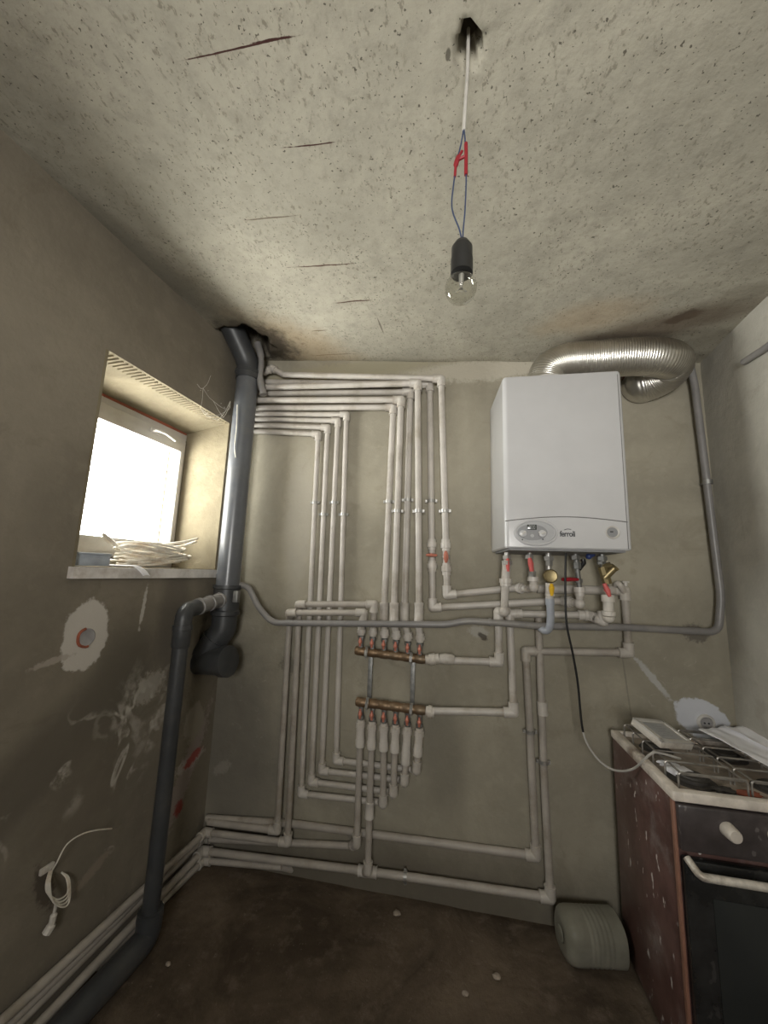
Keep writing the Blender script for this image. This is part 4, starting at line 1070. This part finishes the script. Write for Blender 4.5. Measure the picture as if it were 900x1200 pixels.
m.box(q + V3((0, 0, .024)), (.068, .02, .024), (DL, -NL, UP), .003); m.box(q + V3((0, 0, .046)), (.07, .024, .004), (DL, -NL, UP), .001)
tag(m.build('metal_block', M['block'], None, loc=q), 'small blue-grey metal block at the near end of the window sill', 'block')
m = MB()
def strip(u, v):
    w = .05 - v * .10; zz = zs_ + .003 - max(0, v - .72) ** 2 * .5; uu = -.79 + .03 * v + u * .035 + v * .13
    return LW(uu, w, zz + .004 * math.sin(u * 3))
m.grid(strip, 6, 20); o = m.build('paper_strip', M['paper'], None, loc=LW(-.75, 0, zs_), ang=180); so_ = o.modifiers.new('t', 'SOLIDIFY'); so_.thickness = .0012; so_.offset = 1
tag(o, 'torn white strip curling over the front edge of the window sill', 'paper')

# ------------------------------------------------------------------ left wall bits
q = L(101.5, 747, .0)
plug = thing('pipe_plug', 'round grey plug in a broken hole in the pale plaster patch', 'plug', q)
m = MB(); m.lathe(q + NL * -.002, NL, [(0, .033), (.003, .033), (.006, .029), (.005, .026), (.0045, .004)], 28); m.build('plug_disc', M['cap_grey'], plug)
m = MB(); ring = []
for k in range(24):
    a = 2 * PI * k / 24; ring.append(q + (DL * math.cos(a) + UP * math.sin(a)) * (.034 + .004 * noise.noise(V3((a, 1, 0)))) + NL * .001)
m.tube(ring[7:20], .0055, 6); m.build('broken_rim', M['brick'], plug)
# loose wires from a hole in the plaster
wr = thing('wall_cable', 'bunch of loose white wires hanging out of the lower left wall', 'cable', L(62, 1020))
m = MB()
m.tube(spline([L(60, 1022, .0), L(66, 1012, .03), L(78, 990, .04), L(95, 978, .04), L(112, 973, .05), L(131, 971, .05)]), .0024, 6)
for k in range(4):
    o_ = k * 3; m.tube(spline([L(58 + k, 1020, .0), L(54 + k * 1.5, 1036, .02 + k * .006), L(56 + k * 2, 1047 + o_, .03 + k * .005), L(68 + k * 2, 1054 + o_, .04), L(79 + k * .8, 1046 + o_, .035), L(78 + k, 1030, .02), L(72, 1022, .0)]), .0026, 6)
m.build('wire', M['cable_white'], wr)
m = MB(); m.tube(spline([L(66, 1058, .035), L(63, 1072, .03), L(60, 1084, .025), L(54, 1094, .02)]), [.005] * 8 + [.01] * 8 + [.014] * 9, 8); m.build('taped_end', M['plate'], wr)
m = MB(); m.box(L(55, 1018, .006), (.022, .006, .010), (DL, NL, UP), .003); m.build('box_edge', M['plate'], wr)
# cobwebs at the window corner
m = MB(); rnd = random.Random(3)
anch = [L(238, 455, .004), L(235, 478, .004), L(243, 488, .004), L(262, 489, .01), L(270, 470, .04), L(247, 440, .004), L(268, 480, .03), L(255, 493, .006), L(231, 450, .004), L(250, 470, .004)]
for a, b in [(0, 1), (1, 2), (2, 3), (3, 4), (1, 7), (7, 4), (5, 0), (2, 6), (0, 9), (9, 6), (8, 0), (9, 3), (6, 4)]:
    A_, B_ = anch[a], anch[b]; md = (A_ + B_) / 2 - V3((0, 0, .012)) + NL * .004
    m.tube(spline([A_, md, B_], 5), .0011, 4)
for k in range(9):
    a, b = rnd.sample(anch, 2); p = a.lerp(b, rnd.random()); m.ball(p, .0015 + .001 * rnd.random(), 6)
tag(m.build('cobweb', M['web'], None, loc=anch[0]), 'dusty cobweb strung between the soil stack and window head', 'cobweb')
m = MB(); f0 = .068
m.tube(spline([S(on([S(2.8), S(.2)], 0, 480).z, -.005, -f0), S(on([S(2.8), S(.2)], 0, 505).z, .004, -f0), S(on([S(2.8), S(.2)], 0, 528).z, .004, -f0), S(on([S(2.8), S(.2)], 0, 540).z, .014, -f0 + .004)]), .0028, 5)
tag(m.build('cobweb', M['web'], None, loc=S(2.2, 0, -f0)), 'grey cobweb thread clinging to the front of the soil stack', 'cobweb')
# rubble on the floor
GR = 'bits of rubble on the floor'
for (px, py, s, lb) in [(582, 1146, .011, 'dark stone chip on the dirt floor left of the jug'), (180, 1074, .008, 'pale pebble near the foot of the drain pipe'), (197, 1131, .008, 'pale chip on the floor right of the drain foot'), (465, 1072, .012, 'earth clod near the back wall under the manifolds'), (545, 1166, .009, 'small pale chip at the front of the floor')]:
    q = Z(px, py, 0); bm = bmesh.new(); bmesh.ops.create_icosphere(bm, subdivisions=2, radius=1); m = MB()
    for v in bm.verts: k = 1 + .4 * noise.noise(v.co * 1.7 + q * 9); m.v.append(q + V3((v.co.x * s * 1.4 * k, v.co.y * s * k, s * .5 + v.co.z * s * .7 * k)))
    m.f = [tuple(v.index for v in f.verts) for f in bm.faces]; bm.free()
    tag(m.build('rubble_chip', M['debris'], None, loc=q, ang=25), lb, 'rubble', GR)

# ------------------------------------------------------------------ daylight
GROUND, SKY = 44.0, 20.0
w = bpy.data.worlds.new('sky'); SC.world = w; w.use_nodes = True
bg = w.node_tree.nodes['Background']; nt = w.node_tree
tc = nt.nodes.new('ShaderNodeTexCoord'); sx3 = nt.nodes.new('ShaderNodeSeparateXYZ'); nt.links.new(tc.outputs['Generated'], sx3.inputs[0])
mr = nt.nodes.new('ShaderNodeMapRange'); mr.interpolation_type = 'SMOOTHSTEP'; nt.links.new(sx3.outputs['Z'], mr.inputs['Value'])
mr.inputs['From Min'].default_value = -.12; mr.inputs['From Max'].default_value = .10; mr.inputs['To Min'].default_value = GROUND; mr.inputs['To Max'].default_value = SKY
nt.links.new(mr.outputs['Result'], bg.inputs['Strength']); bg.inputs['Color'].default_value = (1, .985, .94, 1)   # bright overcast sky over pale sunlit ground
def portal(name, loc, direction, sx_, sy_):
    ld = bpy.data.lights.new(name, 'AREA'); ld.shape = 'RECTANGLE'; ld.size = sx_; ld.size_y = sy_; ld.cycles.is_portal = True
    o = bpy.data.objects.new(name, ld); COL.objects.link(o); o.location = loc
    o.rotation_euler = V3(direction).to_track_quat('-Z', 'Y').to_euler(); return o
portal('window_daylight', LW((u0 + u1) / 2, .41, (z0 + z1) / 2), NL, .82, .9)
portal('rear_fill_daylight', V3(((ow[0] + ow[1]) / 2, yb - .19, (ow[2] + ow[3]) / 2)), (0, 1, 0), ow[1] - ow[0], ow[3] - ow[2])  # portal of the added rear opening, fill daylight from behind the camera

SC.view_settings.view_transform = 'Standard'; SC.view_settings.look = 'None'; SC.view_settings.exposure = -0.02; SC.view_settings.gamma = 1.0
SC.view_settings.use_curve_mapping = False
SC.cycles.use_denoising = True
SC.cycles.max_bounces = 10; SC.cycles.diffuse_bounces = 6; SC.cycles.transparent_max_bounces = 12
SC.cycles.sample_clamp_indirect = 8
